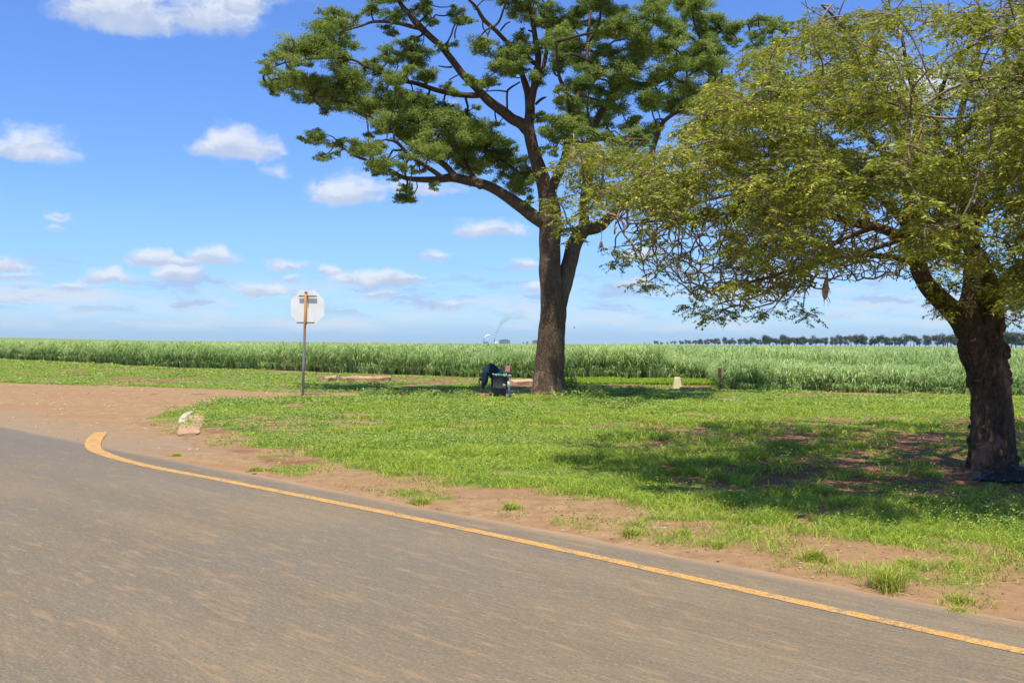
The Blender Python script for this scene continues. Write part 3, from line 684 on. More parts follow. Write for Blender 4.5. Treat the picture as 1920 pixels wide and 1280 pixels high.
limbs = [
 ([(1020, 418, 26), (1000, 405, 25), (981, 390, 23), (951, 369, 21), (917, 349, 19), (883, 340, 18), (849, 333, 17), (815, 337, 13), (765, 335, 9), (741, 325, 8), (717, 311, 7), (694, 303, 6), (663, 291, 4), (640, 275, 3)], (0, .8)),
 ([(856, 334, 14), (849, 326, 13), (832, 308, 12), (799, 288, 11), (765, 267, 11), (738, 247, 9), (711, 230, 8), (683, 217, 7), (650, 200, 6), (615, 186, 5), (578, 179, 3)], (-.2, 1.6)),
 ([(830, 333, 9), (808, 318, 9), (792, 308, 8), (765, 288, 7), (744, 267, 6), (725, 262, 4)], (-1, -2.0)),
 ([(990, 245, 22), (976, 231, 21), (960, 223, 20), (944, 210, 19), (917, 190, 18), (897, 169, 15), (870, 142, 14), (849, 115, 13), (829, 90, 12), (805, 68, 12), (785, 48, 13), (765, 24, 10), (751, 7, 8), (738, -25, 6), (725, -60, 4)], (0, 1.0)),
 ([(900, 178, 12), (883, 179, 11), (849, 176, 10), (815, 168, 9), (782, 157, 8), (758, 152, 7), (725, 140, 6), (690, 127, 6), (660, 112, 5), (612, 108, 5), (572, 112, 4), (534, 118, 3), (504, 130, 2)], (.4, 1.0)),
 ([(790, 54, 9), (775, 51, 8), (748, 44, 7), (724, 41, 6), (697, 42, 5), (677, 49, 4), (640, 60, 3)], (.8, 2.2)),
 ([(990, 240, 20), (993, 222, 19), (994, 200, 18), (990, 175, 15), (984, 155, 13), (978, 135, 9), (975, 110, 6), (965, 85, 4)], (0, .7)),
 ([(993, 205, 15), (998, 180, 14), (1003, 155, 13), (1007, 130, 12), (1009, 105, 12), (1003, 70, 10), (999, 40, 9), (993, 10, 8), (988, -40, 6), (985, -80, 4)], (0, -1.2)),
 ([(1004, 165, 9), (1016, 135, 8), (1024, 100, 8), (1027, 60, 8), (1029, 20, 7), (1032, -40, 5)], (-.1, 1.8)),
 ([(1003, 120, 8), (980, 100, 8), (962, 90, 8), (951, 80, 8), (930, 58, 8), (907, 37, 8), (893, 14, 6), (876, -4, 5), (860, -30, 3)], (0, -2.5)),
 ([(924, 52, 5), (936, 40, 4), (945, 15, 4), (955, -20, 3)], (-1.7, -1.5)),
 ([(1098, 428, 24), (1094, 405, 20), (1096, 375, 18), (1101, 337, 17), (1103, 300, 16), (1105, 270, 15), (1113, 240, 14), (1127, 210, 14), (1144, 187, 14), (1158, 163, 14), (1172, 152, 12), (1196, 158, 10), (1223, 158, 10), (1251, 144, 9), (1275, 127, 8), (1299, 107, 7), (1325, 80, 5), (1360, 55, 4), (1410, 45, 3), (1460, 48, 2)], (.5, .8)),
 ([(1098, 430, 24), (1122, 425, 22), (1140, 410, 19), (1165, 385, 17), (1195, 350, 15), (1215, 310, 13), (1228, 265, 11), (1240, 235, 9), (1254, 220, 8), (1285, 199, 7), (1302, 175, 5), (1344, 158, 3)], (.5, -2.0)),
 ([(1035, 350, 20), (1048, 325, 17), (1060, 290, 14), (1067, 250, 12), (1070, 215, 11), (1064, 180, 9), (1050, 148, 7), (1045, 120, 5), (1042, 70, 3)], (0, -2.6)),
 ([(1070, 215, 8), (1085, 175, 7), (1098, 137, 7), (1101, 95, 6), (1104, 50, 5), (1112, -10, 4), (1120, -60, 3)], (-1.7, .5)),
 ([(1160, 165, 9), (1172, 130, 8), (1190, 95, 7), (1215, 60, 6), (1240, 20, 5), (1262, -30, 4)], (.9, 1.4)),
 ([(1040, 436, 6), (1060, 431, 7), (1087, 429, 8)], (0, .4)),
 ([(1105, 330, 10), (1125, 300, 9), (1155, 280, 7), (1190, 262, 6), (1220, 255, 4)], (.6, 1.8)),
 ([(1060, 300, 10), (1085, 275, 9), (1120, 262, 8), (1160, 262, 7), (1210, 262, 5)], (-.4, -6.5)),
 ([(900, 350, 12), (880, 320, 9), (868, 290, 7), (870, 265, 5)], (-.5, 3.5)),
 ([(1010, 330, 10), (985, 335, 8), (965, 318, 7), (940, 300, 6), (915, 280, 4)], (.1, 4.0)),
]
skel = [trunk_pts[60:], forkpts[30:]]
for i_, (pix, dY) in enumerate(limbs):
    b = MB(); pt, rr = limb_pts(pix, YB, dY, 6); tube(b, pt, rr, 14, rough=.07, seed=5 + i_); b.build('branch', M_BARK1, big); skel.append(pt[4:])
# dead stubs and bare twigs
for pix, dY in [([(1004, 196, 5), (1014, 187, 5), (1024, 182, 3)], 0), ([(951, 207, 4), (951, 175, 4), (956, 166, 4), (975, 154, 3)], (0, .3)), ([(950, 172, 3), (930, 170, 2.5), (908, 172, 2)], 0),
                ([(847, 126, 4), (835, 126, 3), (822, 124, 2)], .3), ([(938, 58, 3), (948, 46, 3), (957, 41, 2)], 0), ([(953, 84, 3), (961, 80, 3), (966, 72, 2)], 0), ([(905, 38, 4), (906, 52, 3), (915, 66, 2)], 0), ([(1010, 80, 5), (1000, 62, 4), (990, 57, 3)], 0),
                ([(842, 150, 2.5), (860, 140, 2.5)], 0), ([(900, 345, 3), (880, 350, 2)], 0), ([(1000, 380, 4), (985, 378, 3), (960, 375, 2)], .4), ([(788, 90, 2), (787, 110, 2)], 0), ([(853, 72, 3), (853, 62, 3), (858, 46, 2)], 0)]:
    pt, rr = limb_pts([(a, b_, c_ * 1.0) for a, b_, c_ in pix], YB, dY, 5); bd = MB(); tube(bd, pt, rr, 7, rough=.1); bd.build('dead_stub', M_TWIG1, big)
masses = [(505,118,24,15,-1.8),(497,132,12,9,-1.9),(538,97,32,20,-1.5),(578,80,34,24,-1),(615,52,32,24,.5),(612,30,20,12,.5),(645,32,30,18,1.5),(688,27,28,14,1.8),(612,92,34,20,-.5),(562,122,26,10,-1.5),(650,82,22,20,.5),(650,112,26,14,-1),
 (520,152,24,18,1),(512,172,20,10,1),(556,150,32,22,.8),(598,160,36,26,.5),(642,140,32,26,0),(682,146,32,26,-.5),(650,182,36,22,.8),(610,190,26,16,1.2),(600,208,14,9,1.3),(640,206,12,8,1.2),(592,72,14,16,0),(690,120,18,14,-1),(560,176,20,12,1),(575,188,14,8,1),
 (716,142,26,18,-1),(742,150,20,14,-.8),(712,8,26,14,1.5),(745,22,20,22,1),(788,8,18,24,1),(800,42,14,12,1),(735,-20,45,22,1),(780,-25,45,22,.5),(728,50,16,8,1.5),(735,62,10,6,1.5),(805,18,14,24,.7),
 (732,97,24,16,.5),(765,88,26,18,.4),(788,108,26,20,.4),(808,138,20,16,.4),(826,158,16,10,.3),(775,128,22,14,-.4),(755,108,26,16,.5),(775,72,12,9,.6),(860,34,18,22,.8),(872,40,14,10,.8),(852,20,10,12,.8),(840,82,16,10,.8),(838,90,12,8,.8),(795,145,18,14,0),(845,172,14,8,.2),
 (902,150,24,14,-.6),(880,148,16,10,-.5),(920,160,14,8,-.6),
 (700,185,36,24,.5),(742,195,36,28,.2),(780,205,36,26,0),(818,232,36,26,.5),(855,242,38,26,1),(888,232,26,20,1),(770,245,34,22,0),(732,232,28,20,-.5),(800,275,34,22,-1),(848,278,42,24,1.5),(895,268,36,28,2.5),(928,262,24,20,2.5),(945,295,30,26,3),(978,318,26,24,2.5),(900,308,34,20,2.8),(956,340,26,16,2.5),(988,348,16,18,1),(868,308,24,14,2.5),(672,205,22,14,.8),(660,190,20,16,.8),
 (760,175,24,16,-.4),(800,190,24,16,.2),(905,235,18,14,1.5),(880,205,20,12,1.5),(930,232,12,10,1),(835,205,22,16,.6),(960,285,18,14,3),(990,375,12,10,.5),(975,350,20,14,1.5),
 (582,243,18,13,-1.2),(572,262,10,9,-1.2),(602,258,24,16,-1.3),(640,262,22,14,-1.4),(662,275,24,16,-1.5),(618,288,18,12,-1.5),(603,295,10,8,-1.5),(690,270,22,15,-1),(702,288,24,18,-1.5),(690,310,22,14,-1.6),(725,298,26,18,-1.8),(755,300,22,14,-1.9),(740,328,12,9,-1.3),(780,314,18,13,-1.5),(712,325,14,8,-1.4),(705,255,22,12,.5),(765,318,14,9,-1.2),
 (757,362,17,15,-1),(763,350,14,9,-1),(745,368,9,7,-1),(768,372,9,8,-1),(815,347,9,5,-.6),
 (908,88,24,18,-1.2),(934,108,28,22,-1),(960,100,26,22,-.8),(984,92,20,20,-.3),(948,130,24,16,-.8),(895,78,12,10,-1.3),(975,125,20,18,0),(997,138,20,18,.3),(1010,95,14,20,-.6),(985,68,20,14,.3),
 (952,8,18,16,-1.5),(970,25,16,15,-1),(930,-4,18,10,-2),(998,22,20,30,0),(1030,30,24,30,.5),(1040,78,24,24,-1.2),(1060,48,22,30,0),(985,0,20,20,-.6),(975,-30,30,25,-.8),
 (1060,108,24,22,-1.6),(1036,128,18,14,-1.5),(1050,172,16,12,-2.2),(1045,186,10,8,-2.2),(1078,190,22,18,-1.6),(1030,222,18,12,-1),(1052,232,26,20,-2),(1022,248,16,16,-1),(1088,222,24,18,-1.8),(1064,262,22,15,-1.5),(1018,285,10,16,-.4),(1045,285,14,14,-1),(1010,215,10,8,0),(1015,330,12,12,.5),(1040,255,22,18,-1.4)]
for gx in range(1085, 1345, 37):
    for gy in range(-90, 225, 32):
        masses.append((gx + rng.normal() * 8, gy + rng.normal() * 8, 24, 19, rng.uniform(-3.5, 3.5)))
masses += [(1362,62,26,16,1),(1398,52,24,14,1),(1430,42,26,15,1),(1468,48,26,14,1),(1382,84,24,12,1),(1420,78,26,12,1),(1350,128,18,16,-1),(1330,158,14,14,-1.5),(1325,185,12,10,-1.8),(1240,240,16,12,-1.6),(1295,208,16,10,-1.7),(1345,95,18,14,.5),(1460,75,20,12,1),(1500,52,18,12,1),(1440,62,20,12,.5),(1310,5,20,20,1.5)]
masses = [m_ for m_ in masses if not (m_[0] > 1195 and m_[1] < -5)]
for (xx, yy) in [(1090,245),(1135,262),(1180,245),(1215,265),(1160,285)]: masses.append((xx, yy, 22, 14, -5.0 + rng.normal())); masses.append((xx, yy - 18, 22, 16, 2.0 + rng.normal()))  # the nearer masses are added to cast the shadow in front of the trunk
for (xx, yy) in [(880,-60),(940,-70),(1000,-80),(1050,-90),(820,-50),(1120,-120),(1180,-120)]: masses.append((xx, yy, 34, 26, rng.normal() * 1.5))
tpls = [ball_template(1050, .135, .062, 100 + i) for i in range(7)]
mcr = MB(); targets = []
for (x_, y_, rx, ry, dy) in masses:
    if x_ > 1150: dy = min(dy, .8)
    if x_ < 700: dy = max(dy, -1.0) + 1.7
    m_ = max(2, int(rx * ry / 80))
    for j in range(m_):
        a_ = rng.random() * 2 * np.pi; r_ = math.sqrt(rng.random()) * .82
        cx = x_ + math.cos(a_) * rx * r_; cy = y_ + math.sin(a_) * ry * r_
        Yv = YB + dy + rng.normal() * .65; c_ = at(cx, cy, Yv)
        s = min(rx, ry * 1.35) * rng.uniform(.62, .95) * YB / F; s = max(s, .19)
        targets.append(c_)
        V, Q, A = tpls[rng.integers(0, 7)]
        frac = min(1.0, .25 + (s / .42) ** 1.6)
        kq = max(40, int(len(Q) * frac)); Q_ = Q[:kq]; Vs = V[:kq * 4]
        # keep real leaf size the same for any clump size
        cl = Vs.reshape(-1, 4, 3); ctr = cl.mean(1, keepdims=True); cl = (cl - ctr) * (.42 / s) ** .8 + ctr
        place(mcr, (cl.reshape(-1, 3), Q_, A[:kq * 4]), c_, s * 1.08, rng.random() * 6.28, rng.uniform(0, .3), .8)
mcr.build('crown', M_BIG, big, smooth=False)
mtw = MB(); attach_twigs(np.concatenate(skel)[::2], np.array(targets), mtw, .010, .010, .12, 5, maxr=.06)
mtw.build('twigs', M_TWIG1, big)
# vine shoots at the foot
print('big crown clumps', len(targets))

# =================================================== right, nearer tree
YR = 12.9
base = at(1862, 880, YR); base[2] = 0
rt = thing('tree', tuple(base), 'near feathery yellow-green tree with gnarled dark trunk at the right', 'tree')
mt = MB()
pt, rr = limb_pts([(1866, 900, 92), (1864, 885, 84), (1861, 855, 79), (1860, 790, 74), (1857, 740, 71), (1852, 705, 72), (1848, 680, 76), (1842, 660, 80), (1838, 640, 72), (1834, 610, 76), (1834, 585, 80), (1838, 560, 70), (1838, 530, 58), (1832, 500, 46), (1826, 470, 36)], YR, 0, 11)
rr = rr * (1 + .22 * np.exp(-np.maximum(pt[:, 2], 0) / .18))
tube(mt, pt, rr, 56, rough=.17, seed=9); tp = pt
# knobs and burls
for (bx_, by_, br, dy) in [(1884, 612, 12, -.1), (1890, 655, 13, -.1), (1830, 645, 22, -.22), (1868, 640, 16, -.2), (1893, 700, 10, -.1)]:
    c_ = at(1845 + (bx_ - 1845) * .70, by_, YR + dy * .6); r_ = br * YR / F
    L2 = np.array([c_ + np.array([0, 0, k * r_]) for k in np.linspace(-1.15, 1.15, 9)])
    tube(mt, L2, r_ * np.sqrt(np.clip(1.33 - np.linspace(-1.15, 1.15, 9) ** 2, .02, 2)), 20, rough=.5, seed=bx_ % 17)
rk = np.random.default_rng(77)
for k in range(150):
    zt = rk.choice([rk.uniform(1.15, 2.15), rk.uniform(.1, 2.2)]); i_ = int(np.argmin(abs(tp[:, 2] - zt))); a_ = rk.random() * 6.283; r0 = rr[i_]; dv_ = np.array([math.cos(a_), math.sin(a_), 0]); kr = rk.uniform(.015, .048) * (1.25 if zt > 1.1 else .7); c_ = tp[i_] + dv_ * (r0 - kr * .35); el_ = rk.uniform(1.0, 2.4)
    L2 = np.array([c_ + np.array([rk.normal() * .004, rk.normal() * .004, q_ * kr * el_]) for q_ in np.linspace(-1.1, 1.1, 8)])
    tube(mt, L2, kr * np.sqrt(np.clip(1.25 - np.linspace(-1.1, 1.1, 8) ** 2, .02, 2)), 12, rough=.5, seed=k % 13)
mt.build('trunk', M_BARK2, rt)
rl = [
 ([(1822, 625, 52), (1805, 600, 46), (1785, 580, 40), (1758, 556, 36), (1735, 530, 32), (1722, 500, 32), (1716, 470, 30), (1712, 430, 28), (1708, 390, 24), (1712, 340, 20), (1722, 290, 16), (1725, 240, 13), (1715, 180, 10), (1700, 120, 7), (1690, 60, 5)], (-.1, -.8)),
 ([(1835, 600, 46), (1838, 560, 40), (1834, 520, 36), (1826, 480, 30), (1820, 440, 28), (1815, 400, 24), (1800, 350, 20), (1790, 300, 17), (1795, 240, 13), (1810, 180, 10), (1830, 120, 8), (1838, 60, 6), (1835, 10, 4)], (0, .8)),
 ([(1850, 590, 40), (1868, 555, 34), (1890, 525, 30), (1915, 505, 28), (1960, 480, 24), (2020, 440, 20), (2090, 400, 15), (2160, 350, 10), (2220, 300, 6)], (0, .8)),
 ([(1722, 470, 26), (1700, 450, 22), (1670, 435, 19), (1640, 425, 16), (1600, 418, 14), (1560, 405, 12), (1530, 395, 11), (1490, 391, 11), (1455, 388, 10), (1400, 395, 8), (1350, 402, 6), (1290, 410, 5), (1230, 415, 4), (1180, 420, 3)], (-.3, -1.5)),
 ([(1712, 440, 22), (1690, 410, 18), (1660, 380, 15), (1620, 350, 13), (1580, 325, 12), (1530, 300, 10), (1470, 290, 9), (1400, 295, 7), (1330, 310, 6), (1260, 330, 5), (1190, 345, 4), (1110, 350, 3), (1060, 352, 2)], (-.3, .8)),
 ([(1708, 390, 18), (1690, 340, 15), (1660, 290, 12), (1620, 250, 10), (1575, 220, 9), (1530, 195, 8), (1490, 165, 7), (1440, 160, 5), (1390, 150, 4)], (-.5, 1.8)),
 ([(1720, 300, 14), (1690, 260, 11), (1650, 200, 9), (1615, 140, 8), (1590, 90, 7), (1570, 40, 5), (1540, 10, 3)], (-.6, -1.8)),
 ([(1722, 490, 20), (1690, 485, 14), (1650, 480, 11), (1610, 478, 9), (1560, 485, 8), (1500, 500, 7), (1440, 520, 6), (1380, 535, 5), (1330, 548, 4)], (-.3, -2.2)),
 ([(1820, 430, 20), (1850, 390, 16), (1880, 350, 13), (1910, 300, 11), (1940, 240, 9), (1960, 180, 7)], (.2, -1.8)),
 ([(1790, 310, 13), (1760, 260, 10), (1760, 200, 8), (1772, 150, 7), (1800, 100, 6), (1860, 70, 5), (1920, 50, 4), (1960, 25, 3)], (.4, -2.5)),
 ([(1816, 420, 16), (1840, 370, 13), (1870, 320, 11), (1890, 260, 9), (1900, 200, 8), (1895, 140, 6), (1880, 90, 5)], (.3, 3.0)),
 ([(1640, 425, 12), (1600, 440, 9), (1560, 460, 8), (1520, 490, 6), (1480, 520, 5), (1440, 545, 4)], (-.6, 1.6)),
 ([(1580, 325, 10), (1540, 345, 8), (1480, 350, 7), (1420, 355, 6), (1350, 370, 5), (1280, 385, 4)], (-.1, 2.8)),
 ([(1530, 300, 9), (1480, 260, 7), (1430, 225, 6), (1380, 200, 5), (1340, 190, 3)], (0, -1.8)),
 ([(1712, 400, 16), (1740, 350, 13), (1760, 320, 11), (1800, 260, 9), (1850, 200, 7), (1900, 150, 6)], (-.5, -3.6)),
 ([(1828, 480, 18), (1790, 450, 14), (1750, 440, 12), (1690, 450, 10), (1630, 470, 8), (1570, 500, 6)], (.2, 3.2)),
]
skel = [tp[70:]]
for i_, (pix, dY) in enumerate(rl):
    b = MB(); pt, rr = limb_pts(pix, YR, dY, 6); tube(b, pt, rr, 16, rough=.14, seed=40 + i_); b.build('branch', M_BARK2 if i_ < 3 else M_BARK3, rt); skel.append(pt[5:])
def spray_template(seed, nt=12, nl=26, full=1.0):
    """pinnate sprays that leave one point, leaflets along both sides"""
    r = np.random.default_rng(seed); C = []; T = []; NN = []; tw = MB()
    for k in range(nt):
        a = r.random() * 6.283; e_ = r.uniform(-.5, .45); d = np.array([math.cos(a) * math.cos(e_), math.sin(a) * math.cos(e_), math.sin(e_)])
        L_ = r.uniform(.6, 1.15); s = np.linspace(0, 1, 7)[:, None]; st = r.normal(size=3) * .14
        pts = st + d * L_ * s + np.array([0, 0, -.30]) * s ** 2 * L_
        tube(tw, pts, np.linspace(.009, .003, 7), 3, cap=False)
        u = r.uniform(.15, 1.0, nl)[:, None]; c = st + d * L_ * u + np.array([0, 0, -.30]) * u ** 2 * L_
        td = unit(d + np.array([0, 0, -.6]) * u); up = np.array([0, 0, 1.]); sd = unit(np.cross(td, up)); sg = np.where(r.random((nl, 1)) < .5, -1, 1)
        t = unit(td * .45 + sd * sg + r.normal(size=(nl, 3)) * .25 + np.array([0, 0, -.2])); nr = unit(up + r.normal(size=(nl, 3)) * .5); nr = unit(nr - t * (nr * t).sum(1)[:, None])
        C.append(c + r.normal(size=(nl, 3)) * .035); T.append(t); NN.append(nr)
    C = np.concatenate(C); T = np.concatenate(T); NN = np.concatenate(NN); m = len(C)
    V = leaf_quads(C, T, NN,   .15 * (.6 + .8 * r.random(m)), .058 * (.6 + .7 * r.random(m))); i = np.arange(m) * 4
    return (V, np.stack([i, i + 1, i + 2, i + 3], -1), np.repeat(r.random(m), 4)), (np.concatenate(tw.v), np.concatenate(tw.q))
st_ = [spray_template(300 + i) for i in range(8)]
crown_poly = [(1030, 300), (1060, 285), (1110, 262), (1160, 255), (1215, 262), (1262, 280), (1290, 240), (1330, 185), (1370, 130), (1420, 95), (1490, 70), (1530, 20), (1600, 15), (1680, 0), (1760, 15), (1850, 0), (1960, -40), (2200, 60), (2330, 250), (2300, 430), (2150, 520), (1990, 560), (1905, 560), (1890, 470), (1830, 500), (1760, 470), (1700, 500), (1640, 500), (1560, 505), (1500, 530), (1440, 540), (1380, 560), (1320, 555), (1270, 500), (1215, 475), (1150, 455), (1110, 440), (1070, 455), (1045, 425), (1040, 380), (1035, 340)]
holes = [(1105, 412, 62, 42, .85), (1150, 445, 40, 25, .6), (1590, 148, 20, 12, .9), (1448, 255, 24, 16, .9), (1740, 150, 70, 36, .75), (1690, 225, 50, 16, .5), (1850, 140, 26, 30, .6), (1890, 290, 24, 14, .6), (1770, 385, 26, 16, .7), (1570, 110, 30, 20, .4), (1500, 415, 60, 12, .4), (1400, 420, 60, 10, .3), (1600, 500, 90, 30, .45), (1740, 490, 60, 30, .6), (1085, 360, 22, 30, .6), (1250, 455, 60, 16, .45), (1800, 60, 70, 40, .5), (1130, 440, 30, 20, .5), (1900, 450, 30, 30, .6), (1655, 530, 60, 24, .6), (1260, 290, 14, 14, .7)]
def in_hole(x, y):
    for (a, b_, c_, d_, k) in holes:
        if ((x - a) / c_) ** 2 + ((y - b_) / d_) ** 2 < 1 and rng.random() < k: return True
    return False
cp = np.array(crown_poly, float); pts_ = []
while len(pts_) < 1800:
    x_ = rng.uniform(1030, 2330); y_ = rng.uniform(-40, 560)
    if inpoly(np.array([x_]), np.array([y_]), crown_poly)[0] and not in_hole(x_, y_):
        if y_ > 410 and x_ < 1720 and rng.random() < .68: continue
        if x_ < 1215 and rng.random() < .55: continue
        if y_ < 130 and x_ > 1480 and rng.random() < .65: continue
        if vnoise3(np.array([[x_ / 48, y_ / 34, 3.0]]))[0] < (.46 if x_ > 1250 else .38) and rng.random() < .86: continue
        pts_.append((x_, y_))
for _ in range(330):  # extra clumps, mostly out of frame, added to thicken the ground shadow
    x_ = rng.uniform(1880, 2330); y_ = rng.uniform(0, 420)
    if inpoly(np.array([x_]), np.array([y_]), crown_poly)[0]: pts_.append((x_, y_))
extra = [(1210, 537), (1195, 530), (1230, 540), (1320, 590), (1335, 596), (1350, 585), (1428, 590), (1445, 585), (1515, 590), (1505, 583), (1480, 560), (1400, 575), (1155, 495), (1170, 480), (1185, 488), (1760, 560), (1775, 575), (1880, 560), (1890, 580), (1855, 560), (1870, 590), (1840, 540), (1780, 545), (1870, 500), (1850, 480), (1890, 545), (1750, 545), (1765, 590), (1790, 570), (1800, 530), (1735, 510), (1860, 500), (1880, 520), (1868, 575), (1895, 600), (1770, 520), (1850, 540), (1820, 500), (1880, 545), (1060, 432), (1075, 440), (1110, 275), (1085, 300), (1095, 330), (1120, 310), (1062, 420), (1150, 470), (1230, 505), (1290, 545), (1300, 575), (1370, 590), (1140, 300), (1045, 375), (1055, 405), (1120, 380), (1745, 530)]
mcr = MB(); mst = MB(); targets = []
for k, (x_, y_) in enumerate(pts_ + extra):
    ex = k >= len(pts_)
    half = 3.4 * math.sqrt(max(.05, 1 - ((x_ - 1760) / 760) ** 2))
    near_ = rng.random() < .32
    dy = (-.9 + rng.normal() * .25 if x_ < 1700 else -.4 + rng.normal() * .15) if ex else (rng.uniform(-half * 1.5, -half * .5) if near_ else rng.uniform(-half * .9, half * 1.65))
    c_ = at(x_, y_, YR + dy)
    s = rng.uniform(.20, .34) if not ex else rng.uniform(.16, .22)
    (V, Q, A), (Vt, Qt) = st_[rng.integers(0, 8)]
    rz = rng.random() * 6.283; s1 = s * 1.15
    cl = V.reshape(-1, 4, 3); ctr = cl.mean(1, keepdims=True); V2 = ((cl - ctr) * (.36 / s1) ** .5 + ctr).reshape(-1, 3)
    keepn = int(len(Q) * rng.uniform(.7, 1.0)); 
    place(mcr, (V2[:keepn * 4], Q[:keepn], A[:keepn * 4]), c_, s1, rz, rng.uniform(0, .35), .9)
    cz, sz_ = math.cos(rz), math.sin(rz); Rm = np.array([[cz, -sz_, 0], [sz_, cz, 0], [0, 0, .9]])
    mst.add((Vt @ Rm.T) * s1 + c_, Qt); targets.append(c_)
mcr.build('crown', M_FEA, rt, smooth=False)
# bare interior twig ends that carry no leaves
bare = []
while len(bare) < 2000:
    x_ = rng.uniform(1150, 2250); y_ = rng.uniform(-60, 590) if rng.random() < .45 else rng.uniform(390, 580)
    if y_ > 390 and x_ > 1850 and rng.random() < .7: continue
    if y_ > 60 and y_ < 400 and rng.random() < .5: continue
    if inpoly(np.array([x_]), np.array([y_ * .96 - 8]), crown_poly)[0] or (y_ < 60 and x_ > 1500 and rng.random() < .5):
        bare.append(at(x_, y_, YR + rng.uniform(-2.6, 2.6)))
attach_twigs(np.concatenate(skel)[::2], np.array(targets + bare), mst, .0050, .0028, .07, 4, droop=.04, maxr=.0115)
mst.build('twigs', M_TWIG2, rt)

# hanging tan clumps in the near tree
M_NEST = simple_mat('dry_grass_clump', (0.62, 0.44, 0.29), .95, .35, 30, bump=.8)
nests = [(1075, 288, 8, 14, 'tan dried clump hanging at the left tip of the near tree, the leftmost'), (1127, 458, 5, 7, 'tiny pale tan clump hanging right of the big forked trunk'), (1548, 540, 9, 22, 'long narrow tan clump hanging below the near tree crown'),
         (1624, 415, 11, 13, 'rounded pink-tan clump in the middle of the near tree crown'), (1686, 65, 8, 9, 'small pale clump high up in the near tree against blue sky'), (1902, 385, 14, 12, 'wide pale tan clump at the right edge above the dark trunk'), (1271, 492, 5, 13, 'thin tan clump hanging under the left half of the near tree crown'), (1643, 383, 7, 6, 'small pink-tan clump just above the rounded one')]
for (x_, y_, w_, h_, lab) in nests:
    Yn = YR - 1.6; c_ = at(x_, y_, Yn); k = Yn / F; b = MB()
    zz = np.linspace(-1, 1, 11); pr = np.sqrt(np.clip(1 - zz ** 2, .02, 1)) * (1 - .25 * zz)
    pts = np.array([c_ + np.array([0.12 * w_ * k * math.sin(z_ * 2), 0, z_ * h_ * k]) for z_ in zz]); tube(b, pts, pr * w_ * k * .65, 12, rough=.22, seed=int(x_) % 11)
    for j in range(14):
        a_ = rng.random() * 6.283; z0 = rng.uniform(-1, .3); p0 = c_ + np.array([math.cos(a_) * w_ * k * .5, math.sin(a_) * w_ * k * .5, z0 * h_ * k]); p1 = p0 + np.array([math.cos(a_) * .03, math.sin(a_) * .03, -.05 - .04 * rng.random()])
        tube(b, np.array([p0, (p0 + p1) / 2 + .005, p1]), np.array([.004, .003, .001]), 3, cap=False)
    top = c_ + np.array([0, 0, h_ * k * .9]); tube(b, np.array([top, top + np.array([.01, .01, .06]), top + np.array([.0, .03, .16])]), .004, 4)
    tag(b.build('nest', M_NEST), lab, 'nest', 'dried clumps hanging in the near tree')

# =================================================== road sign seen from behind
M_WHITE = simple_mat('white_sign_back', (0.88, 0.88, 0.86), .5, .06, 3, bump=.05)
M_RED = simple_mat('red_sign_face', (0.55, 0.03, 0.03), .45, .1, 3, bump=0)
mP, nP, bP = material('rusty_pole')
p = nP.pos(); z_ = nP.new('ShaderNodeSeparateXYZ', {0: p}).outputs[2]; f = nP.noise(nP.scale(p, (14, 14, 5)), 1, 5, .65)
cP = nP.mix(nP.smooth(nP.math('ADD', z_, nP.math('MULTIPLY', nP.math('SUBTRACT', f, .5), 1.4)), 1.5, 1.9), (0.28, 0.27, 0.29), (0.45, 0.23, 0.085))
cP = nP.mix(nP.smooth(f, .55, .68, 0, .8), cP, (0.25, 0.10, 0.05)); nP.l.new(cP, bP.inputs['Base Color']); bP.inputs['Roughness'].default_value = .7
M_BRK = simple_mat('bracket_metal', (0.10, 0.10, 0.10), .6, .3, 10, bump=.1)
YS = 29.3
pb = at(567.5, 745, YS); pb[2] = 0; ptp = at(573.5, 549, YS)
sg = thing('road_sign', tuple(pb), 'octagonal white sign back on a thin rusty pole in the grass', 'road sign')
b = MB(); tube(b, np.array([pb - [0, 0, .1], pb + (ptp - pb) * .33, pb + (ptp - pb) * .66, ptp]), .040, 12); b.build('pole', mP, sg)
b = MB(); tube(b, np.array([ptp, ptp + [0, 0, .03]]), .045, 12); b.build('pole_cap', simple_mat('rusty_cap', (.20, .06, .04), .8), sg)
oc = at(576, 576.5, YS) + np.array([0, .055, 0]); Ro = .53 / math.cos(math.pi / 8)
def octa(name, yoff, th, mat, rad):
    b = MB(); V = []
    for yy in (yoff - th / 2, yoff + th / 2):
        for k in range(8):
            a_ = math.pi / 8 + k * math.pi / 4; V.append(oc + np.array([rad * math.cos(a_) * .965, yy, rad * math.sin(a_) * 1.0]))
    Q = [(k, (k + 1) % 8, 8 + (k + 1) % 8, 8 + k) for k in range(8)]
    V += [oc + np.array([0, yoff - th / 2, 0]), oc + np.array([0, yoff + th / 2, 0])]
    T = [((k + 1) % 8, k, 16) for k in range(8)] + [(8 + k, 8 + (k + 1) % 8, 17) for k in range(8)]
    b.add(V, Q, T); return b.build(name, mat, sg, smooth=False)
octa('sign_panel', 0, .006, M_WHITE, Ro); octa('sign_face', .006, .004, M_RED, Ro * .985)
for (x_, y_) in ((577.5, 555.5), (573.5, 605)):
    c_ = at(x_, y_, YS + .04); b = MB(); box(b, c_ + np.array([0, -.035, 0]), (.54, .04, .035))
    o = b.build('bracket', M_BRK, sg, smooth=False)
    b = MB(); tube(b, np.array([c_ + [0, -.10, 0], c_ + [0, .02, 0]]), .012, 8); o2 = b.build('bolt', M_BRK, sg)

